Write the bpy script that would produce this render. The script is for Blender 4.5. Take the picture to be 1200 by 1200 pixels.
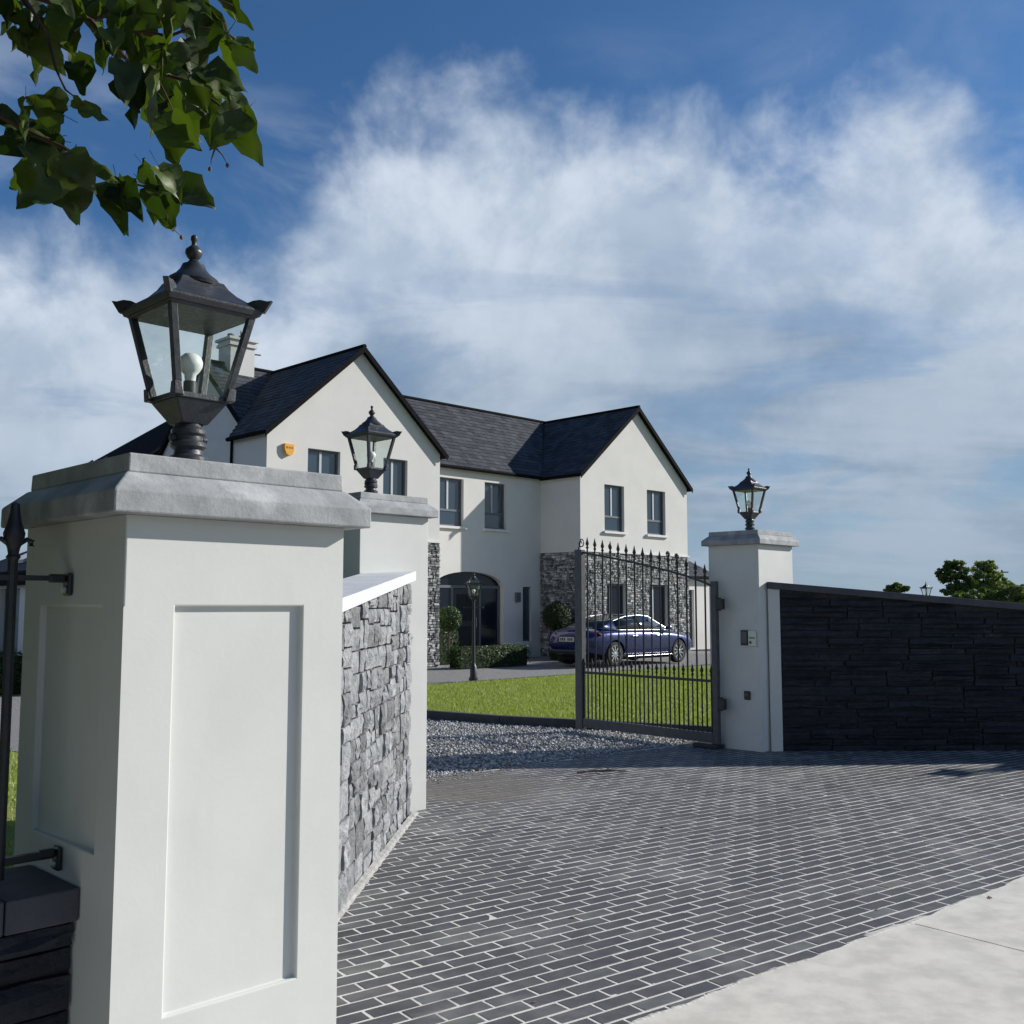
import bpy, bmesh, math, random
from mathutils import Vector, Matrix
import numpy as np
R = math.radians
for o in list(bpy.data.objects): bpy.data.objects.remove(o)
S = bpy.context.scene
col = S.collection
rnd = random.Random(7)

# ------------------------------------------------------------------ camera
cam_d = bpy.data.cameras.new('camera'); cam = bpy.data.objects.new('camera', cam_d); col.objects.link(cam)
EYE = 1.6; PITCH = 5.24
cam.location = (0, 0, EYE); cam.rotation_euler = (R(90 + PITCH), 0, 0)
cam_d.sensor_width = 36; cam_d.lens = 36.0; cam_d.clip_start = 0.05; cam_d.clip_end = 3000
S.camera = cam

# ------------------------------------------------------------------ sun + sky
SUN = Vector((1.97, 0.67, 1.0)).normalized()
sun_d = bpy.data.lights.new('sun', 'SUN'); sun = bpy.data.objects.new('sun', sun_d); col.objects.link(sun)
sun_d.energy = 5.0; sun_d.angle = R(0.5); sun_d.color = (1.0, 0.955, 0.89)
sun.rotation_euler = SUN.to_track_quat('Z', 'Y').to_euler(); sun.location = SUN * 60
S.view_settings.view_transform = 'Standard'; S.view_settings.look = 'None'
S.view_settings.exposure = 0.2; S.view_settings.gamma = 1.0; S.view_settings.use_curve_mapping = False
S.render.resolution_x = S.render.resolution_y = 1024
S.cycles.max_bounces = 8; S.cycles.transparent_max_bounces = 12

class NT:
    """small node-tree writer"""
    def __init__(s, tree): s.t = tree; s.n = tree.nodes; s.l = tree.links
    def node(s, typ, **kw):
        n = s.n.new(typ)
        for k, v in kw.items(): setattr(n, k, v)
        return n
    def put(s, sock, v):
        if hasattr(v, 'is_output') or hasattr(v, 'links'): s.l.new(v, sock)
        else: sock.default_value = v
    def math(s, op, a, b=0.0, c=0.0, clamp=False):
        n = s.node('ShaderNodeMath', operation=op, use_clamp=clamp)
        for i, v in enumerate((a, b, c)): s.put(n.inputs[i], v)
        return n.outputs[0]
    def vmath(s, op, a, b=None):
        n = s.node('ShaderNodeVectorMath', operation=op); s.put(n.inputs[0], a)
        if b is not None: s.put(n.inputs[1], b)
        return n.outputs[0]
    def noise(s, vec, scale, detail=4, rough=.55, dist=0.0, out=0):
        n = s.node('ShaderNodeTexNoise'); s.put(n.inputs['Vector'], vec)
        n.inputs['Scale'].default_value = scale; n.inputs['Detail'].default_value = detail
        n.inputs['Roughness'].default_value = rough; n.inputs['Distortion'].default_value = dist
        return n.outputs[out]
    def ramp(s, fac, lo, hi, a=0.0, b=1.0, smooth=True):
        n = s.node('ShaderNodeMapRange'); n.interpolation_type = 'SMOOTHSTEP' if smooth else 'LINEAR'
        s.put(n.inputs['Value'], fac); s.put(n.inputs['From Min'], lo); s.put(n.inputs['From Max'], hi)
        s.put(n.inputs['To Min'], a); s.put(n.inputs['To Max'], b)
        return n.outputs[0]
    def mix(s, fac, a, b, typ='MIX'):
        n = s.node('ShaderNodeMix', data_type='RGBA', blend_type=typ)
        s.put(n.inputs[0], fac)
        for i, v in ((6, a), (7, b)):
            s.put(n.inputs[i], v if hasattr(v, 'links') else (*v, 1.0)[:4])
        return n.outputs[2]
    def xyz(s, x, y, z):
        n = s.node('ShaderNodeCombineXYZ')
        for i, v in enumerate((x, y, z)): s.put(n.inputs[i], v)
        return n.outputs[0]

W = bpy.data.worlds.new('World'); S.world = W; W.use_nodes = True
nt = NT(W.node_tree); nt.n.clear()
sky = nt.node('ShaderNodeTexSky', sky_type='NISHITA'); sky.sun_disc = False
sky.sun_elevation = math.asin(SUN.z); sky.sun_rotation = math.atan2(SUN.x, SUN.y)
sky.altitude = 50; sky.air_density = 1.0; sky.dust_density = 0.6; sky.ozone_density = 2.0
tc = nt.node('ShaderNodeTexCoord'); D = nt.vmath('NORMALIZE', tc.outputs['Generated'])
sp = nt.node('ShaderNodeSeparateXYZ'); nt.l.new(D, sp.inputs[0])
dx, dy, dz = sp.outputs
el = nt.math('MULTIPLY', nt.math('ARCSINE', dz), 57.2958)
az = nt.math('ARCTAN2', dx, dy)
zz = nt.math('ADD', nt.math('MAXIMUM', dz, 0.0), 0.16)
P = nt.xyz(nt.math('DIVIDE', dx, zz), nt.math('DIVIDE', dy, zz), 0.0)
SK = 0.087                                                       # background strength
# billowing upper edge of the cloud bank, all round the sky
n_big = nt.noise(D, 3.4, 8, .52, .1)
n_fin = nt.noise(D, 9.0, 10, .56, .2)
n_puf = nt.noise(nt.vmath('ADD', D, (3.1, 1.7, .4)), 7.0, 9, .60, .15)
n_wsp = nt.noise(nt.vmath('MULTIPLY', D, (1.0, 1.0, 2.2)), 4.0, 8, .55, .5)
edge = nt.ramp(nt.math('COSINE', nt.math('MULTIPLY', nt.math('SUBTRACT', az, 0.135), 3.0)), .38, .72, 20.5, 26.6)
fl = nt.math('ADD', nt.math('MULTIPLY', nt.math('SUBTRACT', n_big, .5), 11.0), nt.math('MULTIPLY', nt.math('SUBTRACT', n_fin, .5), 14.0))
depth = nt.math('ADD', nt.math('SUBTRACT', edge, el), fl)        # degrees inside the bank
m_bank = nt.ramp(depth, -1.2, 5.5)
veil = nt.math('MULTIPLY', nt.ramp(n_wsp, .42, .70), nt.ramp(el, 33.0, 17.0))
# thin stratus streaks below, in a flat layer that foreshortens toward the horizon
st = nt.noise(P, 1.15, 8, .58, .6)
st2 = nt.noise(nt.vmath('MULTIPLY', P, (.55, 1.5, 1.0)), 2.2, 7, .55, .3)
low = nt.ramp(el, 24.0, 15.0)
gap = nt.math('MULTIPLY', nt.ramp(st, .52, .40), low)
m_cl = nt.math('MAXIMUM', nt.math('MULTIPLY', m_bank, nt.math('SUBTRACT', 1.0, nt.math('MULTIPLY', gap, .30))), nt.math('MULTIPLY', veil, .75))
# cloud tone: white crowns, blue-grey layered body
tone = nt.ramp(nt.math('ADD', nt.math('MULTIPLY', n_puf, .7), nt.math('MULTIPLY', n_fin, .3)), .40, .58)
body = nt.ramp(depth, 5.0, 18.0)
c_white = (6.4, 7.2, 8.3); c_grey = (2.0, 2.95, 4.2)
c_top = nt.mix(nt.math('MULTIPLY', nt.math('SUBTRACT', 1.0, tone), .52), c_white, (2.6, 3.7, 5.2))
c_low = nt.mix(nt.ramp(nt.math('ADD', nt.math('MULTIPLY', st, .35), nt.math('ADD', nt.math('MULTIPLY', st2, .25), nt.math('MULTIPLY', n_puf, .4))), .38, .60), (2.4, 3.3, 4.5), (4.3, 5.2, 6.35))
c_cl = nt.mix(body, c_top, c_low)
haze_f = nt.ramp(el, 9.0, -1.0, 0.0, .75)
c_cl = nt.mix(haze_f, c_cl, (3.2, 4.2, 5.2))
skyc = nt.mix(1.0, sky.outputs[0], (0.42, 0.70, 0.98), 'MULTIPLY')
skyc = nt.mix(nt.ramp(el, 9.0, -1.0, 0.0, .8), skyc, (3.0, 4.2, 5.4))
final = nt.mix(m_cl, skyc, c_cl)
bg = nt.node('ShaderNodeBackground'); nt.l.new(final, bg.inputs[0]); bg.inputs[1].default_value = SK
wo = nt.node('ShaderNodeOutputWorld'); nt.l.new(bg.outputs[0], wo.inputs[0])

# ------------------------------------------------------------------ frames and helpers
# Everything stands on a site grid: u runs along the road, v goes in from the road, both at 45 degrees to the view.
Q = math.sqrt(.5)
def uv(u, v, z=0.0): return Vector(((u - v) * Q, (u + v) * Q, z))
def px_of(p):                                                  # where a point falls in the picture, for choosing the largest pieces
    cp, spn = math.cos(R(PITCH)), math.sin(R(PITCH)); z = p.z - EYE
    f = p.y * cp + z * spn; up = -p.y * spn + z * cp
    return (600 + 1200 * p.x / f, 600 - 1200 * up / f, f) if f > .05 else None

class MB:
    def __init__(s): s.v = []; s.f = []; s.c = []; s.cur = 0.0; s.smooth = False
    def add(s, vs, fs):
        o = len(s.v); s.v += [tuple(p) for p in vs]
        for f in fs: s.f.append(tuple(i + o for i in f)); s.c.append(s.cur)
        return s
    def box(s, x0, x1, y0, y1, z0, z1):
        return s.add([(x0,y0,z0),(x1,y0,z0),(x1,y1,z0),(x0,y1,z0),(x0,y0,z1),(x1,y0,z1),(x1,y1,z1),(x0,y1,z1)],
            [(0,3,2,1),(4,5,6,7),(0,1,5,4),(1,2,6,5),(2,3,7,6),(3,0,4,7)])
    def hexa(s, b, t):                                         # four bottom points, four top points, counter-clockwise
        return s.add(list(b) + list(t), [(0,3,2,1),(4,5,6,7),(0,1,5,4),(1,2,6,5),(2,3,7,6),(3,0,4,7)])
    def poly(s, pts): return s.add(pts, [tuple(range(len(pts)))])
    def prism(s, pts, d):                                      # polygon pushed along vector d
        n = len(pts); d = Vector(d); a = [Vector(p) for p in pts]
        return s.add(a + [p + d for p in a], [tuple(range(n))[::-1], tuple(range(n, 2*n))] + [(i, (i+1) % n, (i+1) % n + n, i + n) for i in range(n)])
    def lathe(s, prof, n=16, c=(0,0,0), axis='z', caps=True):
        vs = []
        for r, z in prof:
            for k in range(n):
                a = 2*math.pi*k/n; x, y = r*math.cos(a), r*math.sin(a)
                p = {'z': (x, y, z), 'y': (x, z, y), 'x': (z, x, y)}[axis]
                vs.append((c[0]+p[0], c[1]+p[1], c[2]+p[2]))
        fs = [(i*n+k, i*n+(k+1) % n, (i+1)*n+(k+1) % n, (i+1)*n+k) for i in range(len(prof)-1) for k in range(n)]
        if caps: fs += [tuple(range(n))[::-1], tuple(range((len(prof)-1)*n, len(prof)*n))]
        return s.add(vs, fs)
    def tube(s, pts, rad, n=6):
        pts = [Vector(p) for p in pts]; m = len(pts)
        rads = rad if isinstance(rad, (list, tuple)) else [rad]*m
        vs = []
        for i, p in enumerate(pts):
            t = (pts[min(i+1, m-1)] - pts[max(i-1, 0)]).normalized()
            a = t.cross(Vector((0,0,1)) if abs(t.z) < .9 else Vector((1,0,0))).normalized(); b = t.cross(a)
            for k in range(n):
                g = 2*math.pi*k/n; vs.append(p + a*math.cos(g)*rads[i] + b*math.sin(g)*rads[i])
        fs = [(i*n+k, i*n+(k+1) % n, (i+1)*n+(k+1) % n, (i+1)*n+k) for i in range(m-1) for k in range(n)]
        fs += [tuple(range(n))[::-1], tuple(range((m-1)*n, m*n))]
        return s.add(vs, fs)
    def mesh(s, name, mat, smooth=False, org=(0,0,0), fixn=True, rattr=False):
        me = bpy.data.meshes.new(name)
        me.from_pydata([(p[0]-org[0], p[1]-org[1], p[2]-org[2]) for p in s.v], [], s.f)
        if fixn:
            bm = bmesh.new(); bm.from_mesh(me); bmesh.ops.recalc_face_normals(bm, faces=bm.faces); bm.to_mesh(me); bm.free()
        if rattr:
            at = me.attributes.new('rnd', 'FLOAT', 'FACE'); at.data.foreach_set('value', s.c)
        if smooth: me.polygons.foreach_set('use_smooth', [True]*len(me.polygons))
        if mat: me.materials.append(mat)
        return me
    def build(s, name, mat, parent=None, smooth=False, org=(0,0,0), bevel=0, fixn=True, rattr=False):
        return link(name, s.mesh(name, mat, smooth, org, fixn, rattr), parent, bevel)

def link(name, me, parent=None, bevel=0):
    o = bpy.data.objects.new(name, me); col.objects.link(o)
    if parent: o.parent = parent
    if bevel:
        b = o.modifiers.new('bevel', 'BEVEL'); b.width = bevel; b.segments = 2; b.limit_method = 'ANGLE'; b.angle_limit = R(40)
    return o
def tag(o, label=None, cat=None, group=None, kind=None):
    for k, v in (('label', label), ('category', cat), ('group', group), ('kind', kind)):
        if v: o[k] = v
    return o
def thing(name, label, cat, loc=(0,0,0), rz=0, group=None):
    o = bpy.data.objects.new(name, None); col.objects.link(o); o.empty_display_size = .1
    o.location = loc; o.rotation_euler = (0, 0, R(rz))
    return tag(o, label, cat, group)
def site(o): o.rotation_euler = (0, 0, R(45)); return o          # mesh written in u, v
def shadow_auto(o, ang=35):
    for p in o.data.polygons: p.use_smooth = True
    o.data.set_sharp_from_angle(angle=R(ang)); return o
def copy_tree(o, parent=None):
    c = o.copy(); col.objects.link(c); c.parent = parent
    for ch in list(o.children): copy_tree(ch, c)
    return c

# ------------------------------------------------------------------ materials
def material(name, c1, c2=None, scale=6.0, rough=.7, bump=0.0, bscale=60.0, spec=.5, metal=0.0, detail=5, stain=None, stain_scale=1.2,
             stain_lo=.5, stain_hi=.75, objvar=0.0, attr=False, bdist=.01, streak=None, trans=0.0, coat=0.0, objrand_stops=None, patch=None):
    m = bpy.data.materials.new(name); m.use_nodes = True; t = NT(m.node_tree)
    b = t.n['Principled BSDF']; tcn = t.node('ShaderNodeTexCoord'); geo = t.node('ShaderNodeNewGeometry')
    pos = geo.outputs['Position']
    f = t.noise(pos, scale, detail, .6)
    c = t.mix(t.ramp(f, .32, .68), c1, c2 or c1)
    if stain: c = t.mix(t.math('MULTIPLY', t.ramp(t.noise(pos, stain_scale, 7, .65, .4), stain_lo, stain_hi), stain[3] if len(stain) > 3 else 1.0), c, stain[:3])
    if streak:                                                  # vertical weather runs
        sv = t.vmath('MULTIPLY', pos, (9, 9, .7)); c = t.mix(t.math('MULTIPLY', t.ramp(t.noise(sv, 1.6, 6, .65), .52, .8), streak[3]), c, streak[:3])
    if objvar or attr:
        oi = t.node('ShaderNodeObjectInfo'); r = oi.outputs['Random']
        if attr:
            a = t.node('ShaderNodeAttribute', attribute_name='rnd'); r = t.math('FRACT', t.math('ADD', r, a.outputs['Fac']))
        if objrand_stops:
            cr = t.node('ShaderNodeValToRGB'); t.l.new(r, cr.inputs[0]); e = cr.color_ramp.elements; cr.color_ramp.interpolation = 'LINEAR'
            while len(e) > 1: e.remove(e[-1])
            e[0].position = objrand_stops[0][0]; e[0].color = (*objrand_stops[0][1], 1)
            for p_, k_ in objrand_stops[1:]: q = e.new(p_); q.color = (*k_, 1)
            c = t.mix(1.0, c, cr.outputs[0], 'MULTIPLY')
        else:
            g = t.math('MULTIPLY_ADD', r, 2*objvar, 1 - objvar); c = t.mix(1.0, c, t.xyz(g, g, g), 'MULTIPLY')
    if patch:                                                   # a dried puddle of silt with its own ragged outline
        d_ = t.node('ShaderNodeVectorMath', operation='DISTANCE'); t.put(d_.inputs[0], pos); d_.inputs[1].default_value = patch[0]
        q_ = t.math('ADD', t.math('DIVIDE', d_.outputs['Value'], patch[1]), t.math('MULTIPLY', t.math('SUBTRACT', t.noise(pos, 2.2, 6, .6), .5), 1.6))
        c = t.mix(t.math('MULTIPLY', t.ramp(q_, 1.05, .45), patch[3]), c, patch[2])
    t.put(b.inputs['Base Color'], c if hasattr(c, 'links') else (*c, 1))
    t.put(b.inputs['Roughness'], t.ramp(t.noise(pos, scale*2.3, 4), .3, .7, max(0, rough-.07), min(1, rough+.07)))
    b.inputs['Metallic'].default_value = metal; b.inputs['Specular IOR Level'].default_value = spec
    if coat: b.inputs['Coat Weight'].default_value = coat; b.inputs['Coat Roughness'].default_value = .03
    if bump:
        bn = t.node('ShaderNodeBump'); bn.inputs['Strength'].default_value = bump; bn.inputs['Distance'].default_value = bdist
        t.l.new(t.noise(pos, bscale, 6, .65), bn.inputs['Height']); t.l.new(bn.outputs[0], b.inputs['Normal'])
    return m
def glass_thin(name, tint, refl=.10, rough=.0):
    m = bpy.data.materials.new(name); m.use_nodes = True; t = NT(m.node_tree); t.n.clear()
    tr = t.node('ShaderNodeBsdfTransparent'); tr.inputs[0].default_value = (*tint, 1)
    gl = t.node('ShaderNodeBsdfGlossy'); gl.inputs['Roughness'].default_value = rough; gl.inputs[0].default_value = (1, 1, 1, 1)
    lw = t.node('ShaderNodeLayerWeight'); lw.inputs[0].default_value = .5
    mx = t.node('ShaderNodeMixShader'); t.put(mx.inputs[0], t.math('MULTIPLY_ADD', t.math('POWER', lw.outputs['Facing'], 4.0), .6, refl, clamp=True))
    t.l.new(tr.outputs[0], mx.inputs[1]); t.l.new(gl.outputs[0], mx.inputs[2])
    o = t.node('ShaderNodeOutputMaterial'); t.l.new(mx.outputs[0], o.inputs[0]); return m
def leafmat(name, c1, c2, trans=.35, rough=.45, spec=.4, hue=None):
    m = bpy.data.materials.new(name); m.use_nodes = True; t = NT(m.node_tree); b = t.n['Principled BSDF']
    oi = t.node('ShaderNodeObjectInfo'); a = t.node('ShaderNodeAttribute', attribute_name='rnd')
    geo = t.node('ShaderNodeNewGeometry')
    r = t.math('FRACT', t.math('ADD', oi.outputs['Random'], a.outputs['Fac']))
    r = t.math('ADD', t.math('MULTIPLY', r, .7), t.math('MULTIPLY', t.noise(geo.outputs['Position'], 1.3, 3), .3))
    c = t.mix(r, c1, c2); t.l.new(c, b.inputs['Base Color'])
    b.inputs['Roughness'].default_value = rough; b.inputs['Specular IOR Level'].default_value = spec
    tl = t.node('ShaderNodeBsdfTranslucent'); t.l.new(t.mix(1.0, c, (1.5, 1.8, .6), 'MULTIPLY'), tl.inputs[0])
    mx = t.node('ShaderNodeMixShader'); mx.inputs[0].default_value = trans
    t.l.new(b.outputs[0], mx.inputs[1]); t.l.new(tl.outputs[0], mx.inputs[2])
    t.l.new(mx.outputs[0], t.n['Material Output'].inputs[0]); return m

M = {}
M['render'] = material('white_render', (.635,.645,.615), (.60,.61,.585), 3.0, .85, .045, 60, .2, stain=(.54,.54,.51,.30), stain_scale=1.7, streak=(.52,.52,.49,.18))
M['render_house'] = material('house_render', (.655,.645,.62), (.62,.61,.59), 1.2, .88, .15, 60, .2, streak=(.54,.53,.505,.25))
M['concrete_cap'] = material('cast_concrete', (.34,.35,.355), (.25,.26,.27), 9, .75, .22, 60, .3, stain=(.52,.53,.53,.9), stain_scale=3.5, stain_lo=.46, stain_hi=.7, detail=8)
M['coping'] = material('coping_stone', (.62,.64,.66), (.54,.56,.58), 5, .75, .3, 90, .3)
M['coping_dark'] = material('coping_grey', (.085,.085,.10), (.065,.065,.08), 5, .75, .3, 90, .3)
M['stone'] = material('grey_limestone', (.33,.34,.35), (.19,.20,.21), 16, .82, 1.0, 34, .3, stain=(.50,.51,.51,.6), stain_scale=8, stain_lo=.5, stain_hi=.72, objvar=.34, attr=True, detail=9, bdist=.03)
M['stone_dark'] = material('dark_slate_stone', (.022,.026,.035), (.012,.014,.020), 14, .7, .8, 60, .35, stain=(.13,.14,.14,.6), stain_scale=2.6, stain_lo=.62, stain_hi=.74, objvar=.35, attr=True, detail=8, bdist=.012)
M['stone_house'] = material('house_stone', (.40,.405,.40), (.15,.155,.16), 5, .85, .5, 30, .25, objvar=.6, attr=True)
M['mortar_dark'] = material('dark_mortar', (.045,.045,.045), (.03,.03,.03), 20, .95)
M['slate'] = material('roof_slate', (.060,.064,.074), (.040,.043,.052), 5, .7, .3, 40, .25, objvar=.35, attr=True, detail=7)
M['fascia'] = material('black_fascia', (.010,.010,.012), None, 5, .8, spec=.04)
M['iron'] = material('black_iron', (.022,.024,.028), (.016,.017,.02), 30, .42, .15, 90, .5)
M['iron_grey'] = material('grey_painted_iron', (.075,.08,.088), (.055,.058,.065), 12, .45, .1, 80, .5)
M['lamp_metal'] = material('lamp_cast_metal', (.040,.045,.052), (.028,.031,.037), 25, .38, .2, 110, .5)
M['lamp_glass'] = glass_thin('lamp_glass', (.95,.97,.96), .03)
M['bulb'] = material('white_bulb', (.9,.9,.9), None, 5, .35)
M['bulb_base'] = material('bulb_collar', (.05,.05,.055), None, 5, .5)
M['frame'] = material('window_frame_grey', (.10,.12,.14), (.085,.10,.12), 5, .45)
M['mullion'] = material('window_bar_sunlit', (.42,.46,.50), None, 5, .5)  # lighter than the frames: sunlit and reflected streaks put into the bar colour
M['pane'] = material('window_glass_dark', (.035,.055,.075), None, 5, .04, spec=1.0)
M['pane'].node_tree.nodes['Principled BSDF'].inputs['Roughness'].default_value = .03
M['pane_dark'] = material('porch_glass_dark', (.010,.014,.024), None, 5, .12, spec=.35)
M['door'] = material('dark_door', (.012,.013,.02), None, 5, .4)
M['sill'] = material('sill_stone', (.70,.70,.69), (.62,.62,.61), 8, .8)
M['paver'] = material('slate_paver', (.098,.098,.102), (.072,.072,.077), 11, .62, .35, 120, .35, stain=(.30,.295,.285,.5), stain_scale=.9, stain_lo=.46, stain_hi=.74, patch=((-.45,9.35,0),1.15,(.17,.150,.125),.65), attr=True, objvar=.2, detail=8, bdist=.004,
    objrand_stops=[(0,(.86,.86,.88)),(.45,(1,1,1)),(.8,(1.12,1.1,1.1)),(.88,(1.25,1.28,1.18)),(.95,(1.55,1.6,1.5)),(1,(.9,.9,.95))])
M['mortar'] = material('pale_joint_mortar', (.78,.76,.71), (.66,.64,.59), 9, .95, .6, 150, .2, stain=(.36,.34,.31,.75), stain_scale=1.6, stain_lo=.50, stain_hi=.74, patch=((-.45,9.35,0),1.15,(.185,.165,.138),.75))
M['concrete'] = material('pavement_concrete', (.69,.66,.595), (.54,.52,.47), 5.5, .9, .16, 45, .2, stain=(.76,.735,.675,.7), stain_scale=1.3, detail=10, bdist=.006)
M['grass'] = material('mown_lawn', (.27,.30,.085), (.19,.23,.06), 2.2, .9, .6, 90, .2, detail=8, stain=(.26,.26,.085,.5), stain_scale=.8)
M['blade'] = leafmat('grass_blades', (.19,.245,.05), (.38,.41,.13), .25, .6, .3)
M['field'] = material('pasture', (.09,.12,.035), (.07,.10,.03), .05, .95)
M['gravel'] = material('gravel_bed', (.33,.325,.315), (.20,.20,.20), 42, .95, 1.0, 60, .2, detail=8, bdist=.03)
M['gravel_stone'] = material('gravel_stone', (.46,.45,.43), (.30,.30,.30), 9, .9, 0, 60, .25, objvar=.55, attr=True)
M['kerb'] = material('dark_edging', (.060,.062,.068), (.045,.047,.052), 8, .8, .3, 70)
M['fillet'] = material('grey_mortar', (.44,.43,.41), (.33,.325,.31), 14, .95, .5, 90, .2)
M['asphalt'] = material('asphalt', (.055,.055,.056), (.045,.045,.047), 30, .9, .6, 200)
M['leaf'] = leafmat('lime_leaf', (.008,.022,.004), (.085,.120,.016), .26, .48, .4)
M['leaf_far'] = leafmat('far_foliage', (.06,.10,.025), (.28,.31,.09), .25, .6, .3)
M['leaf_hedge'] = leafmat('box_leaf', (.022,.05,.012), (.055,.10,.022), .2, .5, .4)
M['leaf_dark'] = leafmat('dark_shrub_leaf', (.012,.03,.008), (.035,.06,.014), .2, .5, .3)
M['core'] = material('foliage_core', (.012,.02,.007), None, 4, .95)
M['bark'] = material('bark', (.085,.065,.048), (.05,.038,.028), 20, .95, .8, 60)
M['twig'] = material('twig', (.10,.045,.030), (.055,.032,.02), 20, .8)
M['fruit'] = material('lime_fruit', (.12,.085,.05), None, 20, .8)
M['dryleaf'] = material('dry_leaf', (.22,.13,.06), (.10,.06,.03), 40, .8)
M['yellow'] = material('yellow_plastic', (.75,.36,.03), None, 5, .4)
M['yellow_dk'] = material('orange_print', (.28,.08,.01), None, 5, .5)
M['silver'] = material('brushed_silver', (.55,.56,.57), None, 5, .35, metal=.6)
M['plastic'] = material('black_plastic', (.02,.021,.024), None, 5, .35)
M['screen'] = material('intercom_screen', (.10,.115,.12), None, 5, .15)
M['paint'] = material('blue_car_paint', (.006,.014,.10), None, 5, .28, metal=.45, coat=.8)
M['carglass'] = material('car_glass', (.012,.015,.02), None, 5, .03, spec=.9)
M['chrome'] = material('chrome_trim', (.42,.43,.45), None, 5, .3, metal=1.0)
M['matte'] = material('matte_black', (.012,.012,.013), None, 5, .8, spec=.05)
M['tyre'] = material('tyre_rubber', (.012,.012,.013), None, 5, .85)
M['rim'] = material('alloy', (.50,.51,.53), None, 5, .3, metal=.8)
M['redlamp'] = material('rear_lamp', (.18,.008,.008), None, 5, .15)
M['headlamp'] = material('head_lamp', (.6,.62,.66), None, 5, .1)
M['plate'] = material('plate_white', (.55,.55,.52), None, 5, .4)
M['plate_ink'] = material('plate_ink', (.02,.02,.02), None, 5, .5)
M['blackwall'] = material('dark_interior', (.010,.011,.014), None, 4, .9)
M['terracotta'] = material('grey_pot', (.12,.12,.12), None, 5, .7)

# ================================================================== THE SETTING
def sheet(name, pts, z, mat, uvpts=True, thick=0):
    b = MB(); b.poly([(p[0], p[1], z) for p in pts]); o = b.build(name, mat, fixn=False)
    if uvpts: site(o)
    o.data.update()
    if o.data.polygons[0].normal.z < 0: o.data.flip_normals()
    return tag(o, kind='structure')
sheet('ground', [(-1500,-1500),(1500,-1500),(1500,1500),(-1500,1500)], -.06, M['field'], False)
DRV = [(2.9,7.3),(9.95,7.3),(10.75,6.75),(11.1,7.1),(10.55,8.6),(9.95,10.2),(9.62,11.8),(9.7,13.4),(10.3,15.0),(11.6,16.0),(46,16.0),(46,40),(-22,40),(-22,14.2),(2.0,14.2),(4.3,12.2),(4.9,9.5)]
gravel = sheet('gravel_drive', DRV, -.02, M['gravel'])
def in_poly(x, y, P):
    c = False; j = len(P) - 1
    for i in range(len(P)):
        if (P[i][1] > y) != (P[j][1] > y) and x < (P[j][0]-P[i][0])*(y-P[i][1])/(P[j][1]-P[i][1]) + P[i][0]: c = not c
        j = i
    return c
LAWN = [(11.15,7.15),(10.62,8.6),(10.03,10.2),(9.72,11.8),(9.8,13.35),(10.4,14.9),(11.65,15.9),(40,15.9),(40,2.4),(15.2,2.4)]
LAWN2 = [(1.2,3.3),(4.2,6.9),(4.8,9.5),(4.2,12.1),(1.95,14.1),(-22,14.1),(-22,3.3)]
lawn = sheet('lawn', LAWN, .012, M['grass']); lawn2 = sheet('garden_lawn', LAWN2, .0, M['grass'])
# dark raised edging along the drive side of the lawn
kpts = [(10.78,6.78),(11.1,7.12),(10.58,8.6),(9.99,10.2),(9.67,11.8),(9.75,13.38),(10.35,14.95),(11.63,15.96),(40,15.96)]
kb = MB()
for (a, b_) in zip(kpts[:-1], kpts[1:]):
    a = Vector((*a, 0)); b_ = Vector((*b_, 0)); n = (b_-a).normalized().cross(Vector((0,0,1)))*.05
    h = .10 if a.y < 13.3 else .03
    kb.hexa([a-n+Vector((0,0,-.05)), b_-n+Vector((0,0,-.05)), b_+n+Vector((0,0,-.05)), a+n+Vector((0,0,-.05))], [a-n+Vector((0,0,h)), b_-n+Vector((0,0,h)), b_+n+Vector((0,0,h)), a+n+Vector((0,0,h))])
tag(site(kb.build('lawn_kerb', M['kerb'])), kind='structure')

# ---- paved apron: mortar bed + single pavers
EDGE0 = Vector((.33, 3.96)); EDIR = Vector((math.cos(R(39.6)), math.sin(R(39.6)))); ENRM = Vector((-EDIR.y, EDIR.x))
APR = [(1.0,2.2),(2.0,3.4),(3.3,4.8),(4.6,6.3),(4.75,7.2),(6.2,7.42),(7.6,7.36),(9.0,7.25),(10.2,7.1),(10.4,6.0),(14.5,2.1),(18,1.6),(18,-1.6),(9,-2.4),(3.2,-1.0)]
ap_w = [uv(*p) for p in APR]
paving = sheet('driveway_paving', [(p.x, p.y) for p in ap_w], -.0012, M['mortar'], False)
PA = R(36.0); pd = Vector((math.cos(PA), math.sin(PA))); pn = Vector((-pd.y, pd.x)); ML, MWd, JT = .2235, .0955, .0125
def paver_mesh(k):
    r = random.Random(40+k); L, Wd, t, c = ML-JT, MWd-JT, .03, .0018
    j = lambda s=.0016: r.uniform(-s, s)
    cor = [(-L/2+j(),-Wd/2+j()),(L/2+j(),-Wd/2+j()),(L/2+j(),Wd/2+j()),(-L/2+j(),Wd/2+j())]
    b = MB(); b.cur = k*.137 % 1
    top = [(x*(1-2*c/L*1.0), y*(1-2*c/Wd), j(.0008)) for x, y in cor]
    b.add([(x, y, -t) for x, y in cor] + [(x, y, -c) for x, y in cor] + top, [(0,1,5,4),(1,2,6,5),(2,3,7,6),(3,0,4,7),(4,5,9,8),(5,6,10,9),(6,7,11,10),(7,4,8,11),(8,9,10,11)])
    return b
pv = [paver_mesh(k) for k in range(8)]
slots = []
aw2 = [(p.x, p.y) for p in ap_w]
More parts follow.
